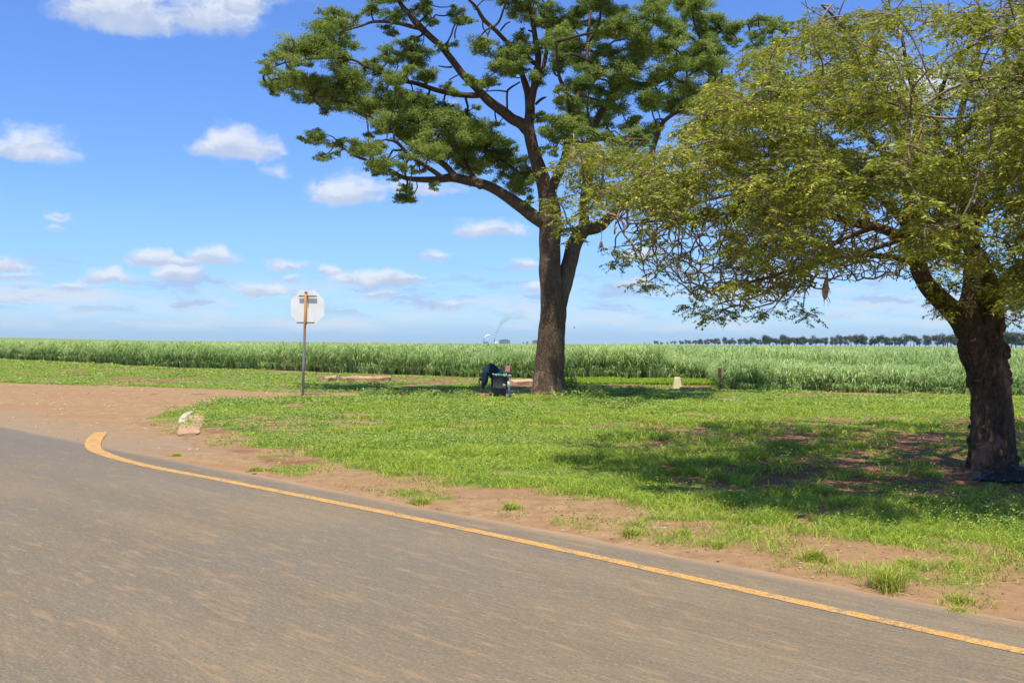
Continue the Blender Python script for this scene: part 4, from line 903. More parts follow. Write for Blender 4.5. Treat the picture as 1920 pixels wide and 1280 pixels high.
# =================================================== bin on a post, painted pole, person
M_BIN = simple_mat('dark_plastic', (0.055, 0.050, 0.060), .6, .2, 12, bump=.15)
M_BINB = simple_mat('bin_base', (0.012, 0.022, 0.022), .6, .2, 12, bump=.15)
M_GRIM = simple_mat('green_bag_rim', (0.03, 0.22, 0.17), .5, .4, 25, bump=.3, col2=(.25, .45, .40))
YN = 28.2; b0 = at(938, 741, YN); b0[2] = 0
bn = thing('litter_bin', tuple(b0), 'dark grey round litter bin with a green liner rim under the tree', 'litter bin')
tl = np.array([.07, .0, 1.0]); tl /= np.linalg.norm(tl)
def ringprof(prof, org, ax, sides=28):
    b = MB(); tube(b, np.array([org + ax * h_ for h_, r_ in prof]), np.array([r_ for h_, r_ in prof]), sides, cap=True); return b
o0 = at(936, 741, YN)
ringprof([(0, .185), (.03, .20), (.20, .205), (.21, .212), (.23, .212), (.24, .206), (.40, .212), (.56, .218), (.57, .225), (.60, .225), (.60, .20), (.50, .19)], o0, tl).build('bin_body', M_BIN, bn)
ringprof([(-.16, .11), (-.12, .14), (-.05, .16), (0.01, .178)], o0, tl).build('bin_foot', M_BINB, bn)
b = MB(); ang = np.linspace(0, 2 * np.pi, 41); ax1 = np.array([1, 0, -.07]); ax2 = np.array([0, 1., 0])
c_ = o0 + tl * .60; rim = np.array([c_ + (ax1 * math.cos(t) + ax2 * math.sin(t)) * (.225 + .02 * math.sin(5 * t)) + np.array([0, 0, .012 * math.sin(7 * t)]) for t in ang]); tube(b, rim, .022, 8, cap=False, rough=.2)
b.build('liner_rim', M_GRIM, bn)
b = MB(); c2 = c_ + np.array([.22, -.02, -.02]); box(b, c2, (.20, .16, .10), Matrix.Rotation(.35, 3, 'Y'), .02); b.build('liner_flap', M_GRIM, bn)
b = MB(); c2 = at(945, 723, YN - .22); box(b, c2, (.09, .03, .09), Matrix.Rotation(.3, 3, 'Y'), .01); b.build('latch', simple_mat('pale_metal', (.45, .47, .45), .4, .3, 20, .6), bn)
# painted pole
YP = 27.7; q0 = at(957, 752, YP); q0[2] = 0; q1 = at(951.5, 698, YP); q0b = q0 - (q1 - q0) * .05
pp = thing('marker_post', tuple(q0), 'thin leaning red, white and blue post with a small pink plate beside the bin', 'marker post')
for (a_, c_, m_, nm) in ((0, .50, simple_mat('blue_paint', (.02, .10, .19), .6), 'lower_section'), (.50, .70, simple_mat('white_paint', (.62, .62, .62), .6), 'middle_section'), (.70, 1.0, simple_mat('faded_red_paint', (.24, .07, .08), .6), 'upper_section')):
    b = MB(); tube(b, np.array([q0b + (q1 - q0b) * a_, q0b + (q1 - q0b) * (a_ + c_) / 2, q0b + (q1 - q0b) * (c_ + .001)]), .030 if a_ < .6 else .024, 10); b.build(nm, m_, pp)
b = MB(); c_ = at(952, 691, YP - .04); box(b, c_, (.135, .02, .185), Matrix.Rotation(.06, 3, 'Y'), .0); b.build('plate', simple_mat('pink_plate', (.52, .16, .17), .6, .25, 12, col2=(.60, .30, .28)), pp, smooth=False)
# ---- person
def skin_obj(name, verts, edges, radii, mat, parent, lev=2, root=0):
    me = bpy.data.meshes.new(name); me.from_pydata([tuple(v) for v in verts], edges, []); me.materials.append(mat)
    o = bpy.data.objects.new(name, me); COL.objects.link(o); o.parent = parent; o.matrix_parent_inverse = Matrix.Translation(-parent.location)
    md = o.modifiers.new('Skin', 'SKIN'); md.use_smooth_shade = True
    if len(me.skin_vertices) == 0: raise RuntimeError('no skin layer')
    sv = me.skin_vertices[0].data
    for i_, r_ in enumerate(radii): sv[i_].radius = (r_, r_) if np.ndim(r_) == 0 else r_; sv[i_].use_root = (i_ == root)
    s = o.modifiers.new('Sub', 'SUBSURF'); s.levels = lev; s.render_levels = lev
    return o
YH = 30.0; F0 = at(930, 742, YH); F0[2] = 0
ps = thing('person', tuple(F0), 'person in dark blue clothes bending over behind the bin, arms reaching down', 'person')
def H(x_, y_, dy=0): return at(x_, y_, YH + dy)
hip = H(928, 697); wst = H(920, 691); chs = H(912, 697); nk = H(907.5, 703); hd = H(904.5, 709)
footz = lambda p_: np.array([p_[0], p_[1], .05])
kL = H(929.5, 717, -.12); aL = footz(H(931, 738, -.12)); tL = aL + np.array([-.16, -.02, -.02])
kR = H(925, 717, .14); aR = footz(H(927, 738, .14)); tR = aR + np.array([-.16, .02, -.02])
sL = H(909.5, 700, -.19); eL = H(908, 715, -.20); wL = H(904.5, 727, -.16); sR = H(910, 701, .19); eR = H(911, 714, .22); wR = H(907, 724, .16)
M_SKIN = simple_mat('skin', (.10, .055, .035), .6, .15, 10, bump=.05); M_NAVY = simple_mat('navy_cloth', (.008, .030, .062), .85, .35, 9, bump=.5)
bv = [hip, wst, chs, nk, hd, hip + [0, -.09, -.05], kL, aL, tL, hip + [0, .09, -.05], kR, aR, tR, sL, eL, wL, sR, eR, wR]
be = [(0, 1), (1, 2), (2, 3), (3, 4), (0, 5), (5, 6), (6, 7), (7, 8), (0, 9), (9, 10), (10, 11), (11, 12), (2, 13), (13, 14), (14, 15), (2, 16), (16, 17), (17, 18)]
br_ = [.13, .12, .13, .05, .085, .085, .055, .038, .035, .085, .055, .038, .035, .055, .040, .028, .055, .040, .028]
for wv, sgn in ((15, -1), (18, 1)):      # hand: palm, five fingers
    wp = bv[wv]; pm = wp + np.array([-.02, 0, -.07]); bv.append(pm); br_.append(.026); pi_ = len(bv) - 1; be.append((wv, pi_))
    for f_, off, L_ in ((0, -.030, .07), (1, -.011, .08), (2, .008, .078), (3, .026, .062)):
        k0 = pm + np.array([-.01, off, -.03]); k1 = k0 + np.array([-.012, 0, -L_ * .55]); k2 = k1 + np.array([.012, 0, -L_ * .45]); s0 = len(bv)
        bv += [k0, k1, k2]; br_ += [.010, .009, .007]; be += [(pi_, s0), (s0, s0 + 1), (s0 + 1, s0 + 2)]
    t0 = pm + np.array([.01, .035 * -sgn, .01]); t1_ = t0 + np.array([-.02, .02 * -sgn, -.035]); s0 = len(bv); bv += [t0, t1_]; br_ += [.011, .009]; be += [(pi_, s0), (s0, s0 + 1)]
skin_obj('body', bv, be, br_, M_SKIN, ps, 2)
jv = [hip, wst, H(915.5, 693), chs, nk + (chs - nk) * .3, sL, eL, wL + [0, 0, .03], sR, eR, wR + [0, 0, .03], hip + (hip - wst) * .25]
skin_obj('jacket', jv, [(0, 1), (1, 2), (2, 3), (3, 4), (3, 5), (5, 6), (6, 7), (3, 8), (8, 9), (9, 10), (0, 11)], [(.20, .18), (.20, .19), (.21, .20), (.20, .19), .11, .10, .085, .060, .10, .085, .060, .15], M_NAVY, ps, 2)
tv = [hip, hip + [0, -.095, -.05], kL, aL + [0, 0, .04], hip + [0, .095, -.05], kR, aR + [0, 0, .04]]
skin_obj('trousers', tv, [(0, 1), (1, 2), (2, 3), (0, 4), (4, 5), (5, 6)], [.15, .115, .085, .065, .115, .085, .065], simple_mat('dark_trousers', (.010, .022, .045), .9, .3, 9), ps, 2)
skin_obj('boot', [aL + [.03, 0, 0], aL + [-.05, 0, -.005], tL], [(0, 1), (1, 2)], [.055, .05, .042], M_BINB, ps, 2)
skin_obj('boot', [aR + [.03, 0, 0], aR + [-.05, 0, -.005], tR], [(0, 1), (1, 2)], [.055, .05, .042], M_BINB, ps, 2)
dv = unit((hd - nk)[None])[0]
skin_obj('hair', [hd + dv * -.01 + [0, 0, .0], hd + dv * .06, hd + dv * .10], [(0, 1), (1, 2)], [.100, .095, .06], simple_mat('black_hair', (.012, .010, .010), .9), ps, 2)
# face, turned to the ground: nose, mouth, eyes, ears
fd = unit(np.cross(dv, np.array([0, 1., 0]))[None])[0]
if fd[0] < 0 and False: fd = -fd
if fd[2] > 0: fd = -fd
for off in (-.035, .035): b = MB(); c_ = hd + fd * .080 + np.array([0, off, 0]); tube(b, np.array([c_ - [0, .008, 0], c_, c_ + [0, .008, 0]]), np.array([.004, .009, .004]), 8); b.build('eye', simple_mat('eye_white', (.5, .48, .45), .3), ps)
b = MB(); c_ = hd + fd * .085 - dv * .015; tube(b, np.array([c_ + dv * .02, c_ + fd * .02 - dv * .01]), np.array([.008, .014]), 8); b.build('nose', M_SKIN, ps)
b = MB(); c_ = hd + fd * .078 - dv * .045; tube(b, np.array([c_ - [0, .024, 0], c_ + fd * .006, c_ + [0, .024, 0]]), np.array([.003, .008, .003]), 8); b.build('mouth', simple_mat('lips', (.12, .045, .04), .5), ps)
for s_ in (-1, 1):
    b = MB(); c_ = hd + np.array([0, s_ * .088, 0]) - dv * .01; tube(b, np.array([c_ + dv * .025, c_ + np.array([0, s_ * .012, 0]), c_ - dv * .025]), np.array([.006, .012, .005]), 8); b.build('ear', M_SKIN, ps)
# small dark tool with a red-brown handle left of the hand
b = MB(); a_ = H(897.8, 711); c_ = H(898.5, 718); tube(b, np.array([a_, (a_ + c_) / 2, c_]), .022, 8); d_ = H(903, 727, -.1); tube(b, np.array([c_, (c_ + d_) / 2 + [-.01, 0, -.02], d_]), .012, 6)
tag(b.build('hand_tool', simple_mat('dark_tool', (.05, .025, .03), .7)), 'short dark tool held at the bending person\'s hand', 'tool')

# =================================================== kerbs, slabs, marker, posts, rubble
M_CONC = simple_mat('earth_stained_concrete', (.46, .29, .175), .95, .3, 6, bump=.6)
mKW, nk_, bk_ = material('flaking_white_kerb'); p = nk_.pos(); f = nk_.noise(p, 9, 5, .7)
nk_.l.new(nk_.mix(nk_.smooth(f, .42, .60), (.42, .30, .21), (.72, .69, .62)), bk_.inputs['Base Color']); bk_.inputs['Roughness'].default_value = .9
def lump(name, path, wid, hgt, mat, label, cat, rough=.03, group=None, n_=40, kind=None):
    """a low block swept along a ground path, uneven top"""
    c = catmull(np.array(path, float), max(4, n_ // len(path))); T_ = np.gradient(c[:, :2], axis=0); T_ /= np.linalg.norm(T_, axis=1)[:, None]; N_ = np.column_stack([-T_[:, 1], T_[:, 0]])
    L_ = np.concatenate([[0], np.cumsum(np.linalg.norm(np.diff(c[:, :2], axis=0), axis=1))]); sec = [(-.5, -.15), (-.5, .75), (-.38, 1), (0, 1.03), (.38, 1), (.5, .75), (.5, -.15)]
    V = []
    for (u_, h_) in sec:
        nz = (fbm2(L_, L_ * 0 + u_ * 3, .3, 71) - .5) * rough * 2; nw = (fbm2(L_, L_ * 0 + u_ * 5, .25, 72) - .5) * rough * 2
        w_ = np.interp(L_ / L_[-1], [0, .06, .94, 1], [.7, 1, 1, .7]) * wid
        V.append(np.column_stack([c[:, :2] + N_ * (u_ * w_ + nw)[:, None], np.maximum(h_ * hgt, -.05) + (nz if h_ > 0 else 0 * nz) + np.where(h_ > 0, 0, 0)]))
    V = np.stack(V, 1); m, k = V.shape[:2]; I_ = np.arange(m - 1)[:, None] * k + np.arange(k - 1)[None]
    Q = np.stack([I_, I_ + 1, I_ + k + 1, I_ + k], -1).reshape(-1, 4); Vf = V.reshape(-1, 3)
    T = []
    for e_, s_ in ((0, 1), (m - 1, -1)):
        for j in range(1, k - 1): T.append((e_ * k, e_ * k + j, e_ * k + j + 1)[::s_])
    b = MB(); b.add(Vf, Q, T); o = b.build(name, mat, smooth=False); return tag(o, label, cat, group, kind)
g_ = lambda a, b_: gnd(a, b_)[:2]
lump('kerb', [g_(357, 778), g_(347, 784), g_(342, 792), (g_(341, 799))], .14, .085, mKW, 'short curved kerb with flaking white paint at the grass corner', 'kerb', .008)
lump('concrete_slab', [g_(372, 781), g_(362, 795), g_(356, 806), g_(352, 819)], .38, .065, M_CONC, 'tan concrete slab sloping down beside the white kerb', 'slab', .02)
lump('culvert_wall', [g_(604, 717), g_(618, 716), g_(631, 716)], .5, .24, M_CONC, 'crumbling earth-coloured wall stub left of the long one behind the sign', 'wall', .06)
lump('culvert_wall', [g_(637, 717), g_(665, 716), g_(700, 716), g_(729, 715)], .5, .24, M_CONC, 'long low earth-coloured crumbling wall behind the sign', 'wall', .06)
lump('culvert_wall', [g_(955, 724), g_(975, 722), g_(991, 721)], .6, .22, simple_mat('pale_concrete', (.58, .38, .23), .9, .25, 6, bump=.4), 'pale orange low concrete wall between the bin and the big trunk', 'wall', .03)
lump('kerb', [g_(1276, 732), g_(1300, 732), g_(1333, 732)], .3, .12, simple_mat('sandstone', (.52, .27, .16), .9, .2, 6, bump=.4), 'straight terracotta kerb beside the pale yellow marker', 'kerb', .012)
ym = gnd(1269, 728); b = MB(); box(b, ym + np.array([.02, 0, .20]), (.34, .26, .46), None, .03, .62)
tag(b.build('marker_block', simple_mat('cream_yellow_paint', (.80, .64, .26), .8, .2, 5, bump=.3, col2=(.62, .55, .36)), smooth=False), 'pale yellow tapered marker block in front of the cane', 'marker')
p0 = gnd(1350, 731); pm_ = thing('short_post', tuple(p0), 'short rusty post with a dark maroon plate at the cane edge', 'post')
b = MB(); tube(b, np.array([p0 + [0, 0, -.1], p0 + [.005, 0, .4], p0 + [-.01, 0, .80]]), .025, 8); b.build('post', simple_mat('rusty_post', (.14, .07, .05), .9), pm_)
b = MB(); box(b, p0 + np.array([-.02, -.035, .66]), (.13, .02, .26)); b.build('plate', simple_mat('maroon_plate', (.16, .05, .06), .7), pm_, smooth=False)
# dark sack at the foot of the near tree
mS, nS, bS = material('dark_sack'); bS.inputs['Base Color'].default_value = (.035, .035, .042, 1); bS.inputs['Roughness'].default_value = .45
c0 = gnd(1905, 905); U_, V_ = np.meshgrid(np.linspace(0, 2 * np.pi, 49)[:-1], np.linspace(0.0, 1, 16)); rx_, ry_, rz_ = .46, .34, .19
ph = V_ * np.pi / 2 * 1.15; nx_ = np.cos(U_) * np.sin(ph + .0); ny_ = np.sin(U_) * np.sin(ph); nz_ = np.cos(ph)
rr_ = 1 + .35 * (vnoise3(np.stack([nx_ * 2.5 + 3, ny_ * 2.5, nz_ * 2.5], -1)) - .5) + .22 * (vnoise3(np.stack([nx_ * 7, ny_ * 7, nz_ * 7 + 4], -1)) - .5)
V = np.stack([c0[0] + nx_ * rx_ * rr_, c0[1] + ny_ * ry_ * rr_, np.maximum(nz_ * rz_ * rr_, -.02) + .01], -1).reshape(-1, 3)
i = np.arange(15)[:, None] * 48; j = np.arange(48)[None]; j2 = (j + 1) % 48
b = MB(); b.add(V, np.stack([i + j, i + 48 + j, i + 48 + j2, i + j2], -1).reshape(-1, 4)); tag(b.build('sack', mS), 'dark grey crumpled sack lying at the foot of the near tree', 'sack')
# stones and litter on the gravel
M_ST = simple_mat('pale_stone', (.42, .33, .24), .9, .3, 14, bump=.3); M_STD = simple_mat('dark_debris', (.06, .045, .04), .9, .3, 14)
def stone(px, py, s, mat, label, flat=.5, name='stone', cat='stone', sx=1.0, group='stones lying on the gravel'):
    c_ = gnd(px, py); U_, V_ = np.meshgrid(np.linspace(0, 2 * np.pi, 13)[:-1], np.linspace(.05, .95, 7) * np.pi)
    d = np.stack([np.cos(U_) * np.sin(V_), np.sin(U_) * np.sin(V_), np.cos(V_)], -1); r_ = .8 + .5 * vnoise3(d * 1.7 + px * .37)
    s = s * .62; V = d * r_[..., None] * np.array([s * sx, s, s * flat]) + c_ + np.array([0, 0, s * flat * .5]); V = V.reshape(-1, 3); i = np.arange(6)[:, None] * 12; j = np.arange(12)[None]; j2 = (j + 1) % 12
    b = MB(); b.add(V, np.stack([i + j, i + 12 + j, i + 12 + j2, i + j2], -1).reshape(-1, 4), [(0, k, k + 1) for k in range(1, 11)] + [(72, 72 + k + 1, 72 + k) for k in range(1, 11)]); tag(b.build(name, mat, smooth=False), label, cat, group)
for (x_, y_, s, lab) in [(270, 787, .07, 'pale stone left of the grass corner, nearest the grass tip'), (271, 805, .08, 'pale stone left of the kerb on the gravel, below the others'), (178, 735, .06, 'small pale stone on the gravel at the far left centre'), (274, 775, .06, 'small pale stone just above the grass tip'),
                      (356, 843, .05, 'pale pebble right above the road edge'), (371, 843, .05, 'second pale pebble just right of the pebble above the road edge'), (292, 798, .09, 'flat grey-pink stone under the grass tip'), (320, 806, .08, 'broken kerb stone under the grass corner left of the slab'), (170, 798, .05, 'small pale stone above the hook of the yellow line'), (977, 814, .06, 'white speck of litter in the middle of the grass')]:
    stone(x_, y_, s, M_ST, lab)
stone(363, 773, .20, M_CONC, 'flat reddish slab fragment above the white kerb', .25, sx=1.5, group=None)
stone(500, 690 + 4, .35, M_CONC, 'pale stone far off at the cane edge', .3, sx=1.6, group=None)
for (x_, y_, s, sx, lab) in [(66, 737, .10, 1.2, 'small dark rag on the gravel at the far left'), (288, 740, .12, 2.4, 'long dark stick on the gravel below the grass bank'), (372, 740, .12, 4.0, 'longest dark stick on the gravel right of the other'), (258, 746, .07, 2.2, 'short dark stick nearest the grass tip'), (300, 762, .08, 2.0, 'dark twig at the top of the grass tip'), (68, 807, .04, 1.5, 'dark speck of debris near the road edge at left'), (103, 835, .05, 2.0, 'dark scrap on the asphalt left of the yellow hook'), (60, 748, .06, 2, 'thin dark twig just below the dark rag')]:
    stone(x_, y_, s, M_STD, lab, .25, 'debris', 'debris', sx, 'dark debris lying on the gravel')

# grass tufts standing alone in the bare strip
M_TUFT = leaf_mat('tuft_blade', (0.22, 0.28, 0.045), (0.38, 0.43, 0.07), (0.55, 0.52, 0.13), .3, .9)
tufts = [(1665, 1105, .30, .28, 'tall thin grass tuft nearest the camera, by the road edge at right'), (1182, 1006, .14, .20, 'small dense grass tuft in the bare strip below the shaded grass'), (958, 958, .16, .22, 'round low tuft in the middle of the bare strip'), (1525, 1052, .18, .30, 'wide green tuft in the bare strip left of the tall one'),
         (790, 945, .14, .34, 'low yellowish tuft at the road edge in the middle'), (1800, 1130, .10, .34, 'flat yellow-green tuft on the road edge at far right'), (1275, 1008, .14, .40, 'wide pale green tuft right of the small dense one'), (1090, 945, .14, .26, 'pale tuft just under the grass bank'), (1345, 1028, .12, .28, 'low yellow tuft at the road edge right of centre'), (480, 884, .12, .25, 'small olive tuft at the road edge at left'), (1700, 1062, .12, .26, 'flat green tuft above the tall thin one'), (330, 856, .10, .18, 'tiny tuft at the road edge beside the gravel mouth'), (1800, 1150, .08, .2, 'smallest tuft on the asphalt edge at far right')]
for (x_, y_, hh, rad, lab) in tufts:
    c_ = gnd(x_, y_); N = 460; a_ = rng.random(N) * 6.283; r_ = np.minimum(np.abs(rng.normal(size=N)) * .30, .55) * rad * (.8 + .3 * np.sin(a_ * 3 + x_))
    bs = np.stack([c_[0] + np.cos(a_) * r_, c_[1] + np.sin(a_) * r_, np.full(N, -.005)], -1)
    V, Q, T, A = blades(N, bs, hh * .8 * (.3 + .8 * rng.random(N) ** 1.5), np.full(N, .006), .3 + .9 * rng.random(N), rng.random(N)); b = MB(); b.add(V, Q, T, A)
    tag(b.build('grass_tuft', M_TUFT, smooth=False), lab, 'grass tuft', 'grass tufts in the bare strip along the road')
# shrubby weeds at the foot of the big trunk and in the shade
def bush(px, py, Yv, w_, h_, mat, label, nlv=1500):
    c_ = gnd(px, py); c_ = np.array([c_[0], c_[1], 0]); d = unit(rng.normal(size=(nlv, 3))); r_ = rng.random(nlv) ** .5; c = d * r_[:, None] * np.array([w_, w_, h_]); c[:, 2] = np.abs(c[:, 2]); c *= (1 + .5 * (vnoise3(d * 2 + px) - .5))[:, None]
    nrm = unit(d + np.array([0, 0, .8]) + rng.normal(size=(nlv, 3)) * .4); t = unit(np.cross(nrm, rng.normal(size=(nlv, 3)))); V = leaf_quads(c_ + c, t, nrm, np.full(nlv, .09), np.full(nlv, .035)); i = np.arange(nlv) * 4
    root = thing('bush', tuple(c_), label, 'bush'); b = MB(); b.add(V, np.stack([i, i + 1, i + 2, i + 3], -1), None, np.repeat(rng.random(nlv), 4)); b.build('leaves', mat, root, smooth=False)
    b = MB()
    for k in range(7): e_ = c_ + c[rng.integers(0, nlv)] * .8; tube(b, np.array([c_, (c_ + e_) / 2 + [0, 0, .04], e_]), np.array([.010, .008, .004]), 4, cap=False)
    b.build('stems', M_TWIG1, root)
bush(1066, 742, 0, .50, .62, M_WEED, 'leafy green bush growing against the right foot of the big trunk', 2200)
bush(1120, 742, 0, .75, .34, M_WEED, 'low leafy bush right of the big trunk, the nearest to it on open grass')
bush(1200, 740, 0, .9, .34, M_WEED, 'low spreading bush in the shade between trunk and yellow marker')
bush(712, 746, 0, .7, .26, M_WEED, 'low bush at the track edge right of the sign')
bush(800, 746, 0, .7, .26, M_WEED, 'low bush at the track edge left of the person')
bush(870, 745, 0, .5, .24, M_WEED, 'small low bush beside the bending person')
bush(340, 708, 0, 1.2, .30, M_WEED, 'rounded bush on the far grass bank behind the gravel')

# =================================================== distant trees in rows
M_FTR = simple_mat('far_trunk', (.12, .10, .09), .9, .3, 1, bump=0)
def far_tree_mesh(seed, hgt=14.0):
    r = np.random.default_rng(seed); cm = MB(); tm = MB()
    tube(tm, np.array([[0, 0, -.5], [0.1, 0, hgt * .25], [.2, 0, hgt * .5], [0, .1, hgt * .85]]), np.array([.45, .34, .25, .08]), 6)
    for k in range(6):
        a = r.random() * 6.28; z0 = hgt * r.uniform(.25, .6); e_ = np.array([math.cos(a) * hgt * .22, math.sin(a) * hgt * .22, z0 + hgt * .22]); tube(tm, np.array([[.1, 0, z0], e_ * .5 + np.array([.05, 0, z0 * .5]), e_]), np.array([.2, .14, .06]), 4)
    wdh = r.uniform(.26, .36) * hgt; m = 9; lob = np.stack([r.normal(size=m) * wdh * .42, r.normal(size=m) * wdh * .42, hgt * r.uniform(.30, .84, m)], -1); nl = 800; li = r.integers(0, m, nl)
    c = lob[li] + unit(r.normal(size=(nl, 3))) * (r.random(nl) ** .4 * hgt * .20)[:, None]; nrm = unit(c - lob[li] + np.array([0, 0, 1.2])); t = unit(np.cross(nrm, r.normal(size=(nl, 3))))
    V = leaf_quads(c, t, nrm, np.full(nl, 1.25), np.full(nl, .8)); i = np.arange(nl) * 4; cm.add(V, np.stack([i, i + 1, i + 2, i + 3], -1), None, np.repeat(r.random(nl), 4))
    return tm.mesh('trunk', M_FTR), cm.mesh('crown', M_FAR, False)
ftm = [far_tree_mesh(500 + i) for i in range(6)]
def far_tree(px, hpx, lab, i_):
    Yv = 14.0 * F / hpx * rng.uniform(.97, 1.03); hz = 640 + 3.9 + (px - 960) * .00663; q = at(px, hz, Yv); q[2] = 1.0 + hill(q[0], q[1])
    root = thing('tree', tuple(q), lab, 'tree', 'trees in the distant row on the horizon'); s = rng.uniform(.85, 1.12); root.scale = (s * 1.2, s * 1.2, s * rng.uniform(.92, 1.08)); root.rotation_euler = (0, 0, rng.random() * 6.28)
    for nm, me in zip(('trunk', 'crown'), ftm[i_ % 6]):
        o = bpy.data.objects.new(nm, me); COL.objects.link(o); o.parent = root
spec = []
for x_ in np.arange(1226, 1262, 6.5): spec.append((x_, 6.0, 'tiny tree at the faint left end of the distant row'))
for x_ in np.arange(1268, 1352, 6.0): spec.append((x_, np.interp(x_, [1268, 1352], [7.5, 10]), 'small dark tree in the left part of the distant row'))
for x_ in np.arange(1358, 1512, 6.2): spec.append((x_, np.interp(x_, [1358, 1512], [11, 16.5]), 'dark tree in the closed middle part of the distant row'))
for x_ in np.arange(1520, 1700, 9.3): spec.append((x_, np.interp(x_, [1520, 1700], [16, 18]), 'tree with visible stem in the distant row left of the gap'))
for x_ in (1713, 1724, 1735, 1743): spec.append((x_, 20, 'one of the few distant trees just right of the gap in the row'))
for x_ in (1757, 1767, 1776, 1784): spec.append((x_, 20.5, 'distant tree of the second small cluster left of the near trunk'))
for x_ in (1794, 1803, 1812): spec.append((x_, 20, 'distant tree partly behind the near trunk'))
for x_ in (1888, 1897, 1906, 1916, 1927, 1938): spec.append((x_, 26, 'larger distant tree at the right edge of the photo'))
spec.append((1510, 18.5, 'tallest tree standing out above the distant row'))
for i_, (x_, h_, lab) in enumerate(spec): far_tree(x_ + rng.normal() * 1.5, h_ * rng.uniform(.78, 1.18) * 1.22, lab, i_)
q = at(1707, 648, 1300); q[2] = 0; up_ = thing('utility_pole', tuple(q), 'thin pole in the gap of the distant tree row', 'pole')
b = MB(); tube(b, np.array([q, q + [0, 0, 7], q + [0, 0, 14]]), .25, 6); b.build('pole', M_FTR, up_)
b = MB(); box(b, q + np.array([0, 0, 13]), (2.4, .2, .2)); b.build('crossarm', M_FTR, up_, smooth=False)
q = at(1208, 645, 3300); q[2] = 1.0
far_tree(1208, 4.5, 'lone tiny tree left of the distant row', 2)

# =================================================== the mill on the horizon
YM = 3600.0; kM = YM / F
def mill_base(px): q = at(px, 643.9 + (px - 960) * .00663, YM); q[2] = 0; return q
M_SHED = simple_mat('blue_grey_cladding', (.12, .19, .30), .6, .3, .06, bump=0, col2=(.07, .12, .20)); M_ROOF = simple_mat('grey_roof', (.24, .30, .38), .5, .2, .05, bump=0); M_BRN = simple_mat('brown_cladding', (.20, .15, .15), .8, .3, .05, bump=0); M_STK = simple_mat('dark_stack', (.10, .12, .14), .8, .2, .1, bump=0)
def shed(px, wpx, hpx, label, mat, name='mill_building', ridge=.18):
    q = mill_base(px); w_ = wpx * kM; h_ = hpx * kM + 1.2; root = thing(name, tuple(q), label, 'building'); d_ = w_ * .9
    b = MB(); hw = w_ / 2; e_ = h_ * (1 - ridge); V = [(-hw, -d_ / 2, -2), (hw, -d_ / 2, -2), (hw, -d_ / 2, e_), (-hw, -d_ / 2, e_), (-hw, d_ / 2, -2), (hw, d_ / 2, -2), (hw, d_ / 2, e_), (-hw, d_ / 2, e_), (0, -d_ / 2, h_ * .995), (0, d_ / 2, h_ * .995)]
    b.add(np.array(V) + q, [(0, 1, 2, 3), (5, 4, 7, 6), (1, 5, 6, 2), (4, 0, 3, 7)], [(3, 2, 8), (6, 7, 9)]); b.build('wall', mat, root, smooth=False)
    b = MB(); V = [(-hw - .5, -d_ / 2 - .5, e_), (0, -d_ / 2 - .5, h_ + .3), (0, d_ / 2 + .5, h_ + .3), (-hw - .5, d_ / 2 + .5, e_), (hw + .5, -d_ / 2 - .5, e_), (hw + .5, d_ / 2 + .5, e_)]
    b.add(np.array(V) + q, [(0, 1, 2, 3), (1, 4, 5, 2)]); b.build('roof', M_ROOF, root, smooth=False)
    nw = max(2, int(wpx // 4)); 
    for k in range(nw):
        b = MB(); box(b, q + np.array([-hw + w_ * (k + .5) / nw, -d_ / 2 - .1, e_ * .55]), (w_ / nw * .35, .2, e_ * .65)); b.build('vertical_panel', M_ROOF, root, smooth=False)
    return root
shed(946, 20, 8.0, 'blue-grey mill shed on the horizon left of the big trunk', M_SHED)
shed(912, 8, 3.2, 'low small mill shed beside the leftmost chimney', M_SHED)
shed(1004, 12, 7.0, 'brown mill building on the horizon touching the big trunk', M_BRN)
shed(988.5, 4, 4.5, 'narrow brown mill tower left of the brown building', M_BRN, 'mill_tower')
shed(981.5, 3, 3.0, 'smallest mill tower on the horizon', M_BRN, 'mill_tower')
def stack(px, hpx, r_, lab):
    q = mill_base(px); h_ = hpx * kM; root = thing('chimney', tuple(q), lab, 'chimney')
    b = MB(); tube(b, np.array([q + [0, 0, -2], q + [0, 0, h_ * .5], q + [0, 0, h_]]), np.array([r_ * 1.2, r_, r_ * .9]), 10); b.build('stack', M_STK, root)
    b = MB(); tube(b, np.array([q + [0, 0, h_], q + [0, 0, h_ + 1]]), r_ * 1.15, 10); b.build('rim', M_STK, root); return q + np.array([0, 0, h_ + 1])
s1_ = stack(907.3, 9.5, 1.3, 'slender mill chimney under the white steam puff'); s2_ = stack(927.3, 10.5, 1.4, 'slender mill chimney with dark smoke'); stack(921.5, 4, .8, 'short thin chimney between the two tall ones')
# steam: a lumpy white puff
M_STEAM = simple_mat('steam', (.92, .93, .95), 1, .03, .1, bump=0)
def puff(px, py, rpx, label):
    b = MB()
    for (dx, dy, r_) in rpx:
        c_ = at(px + dx, py + dy, YM); U_, V_ = np.meshgrid(np.linspace(0, 2 * np.pi, 13)[:-1], np.linspace(.03, .97, 8) * np.pi); d = np.stack([np.cos(U_) * np.sin(V_), np.sin(U_) * np.sin(V_), np.cos(V_)], -1)
        V = d * (.8 + .5 * vnoise3(d * 2.2 + px + dx))[..., None] * r_ * kM + c_; i = np.arange(7)[:, None] * 12; j = np.arange(12)[None]; j2 = (j + 1) % 12; b.add(V.reshape(-1, 3), np.stack([i + j, i + 12 + j, i + 12 + j2, i + j2], -1).reshape(-1, 4))
    tag(b.build('steam_puff', M_STEAM), label, 'steam')
puff(909, 633, [(0, 0, .9), (1.5, -1.5, 1.3), (3, -2.6, 1.8), (5, -3.6, 2.0), (7, -4.5, 1.7), (9, -5, 1.0)], 'bright white steam puff drifting right from the left chimney')
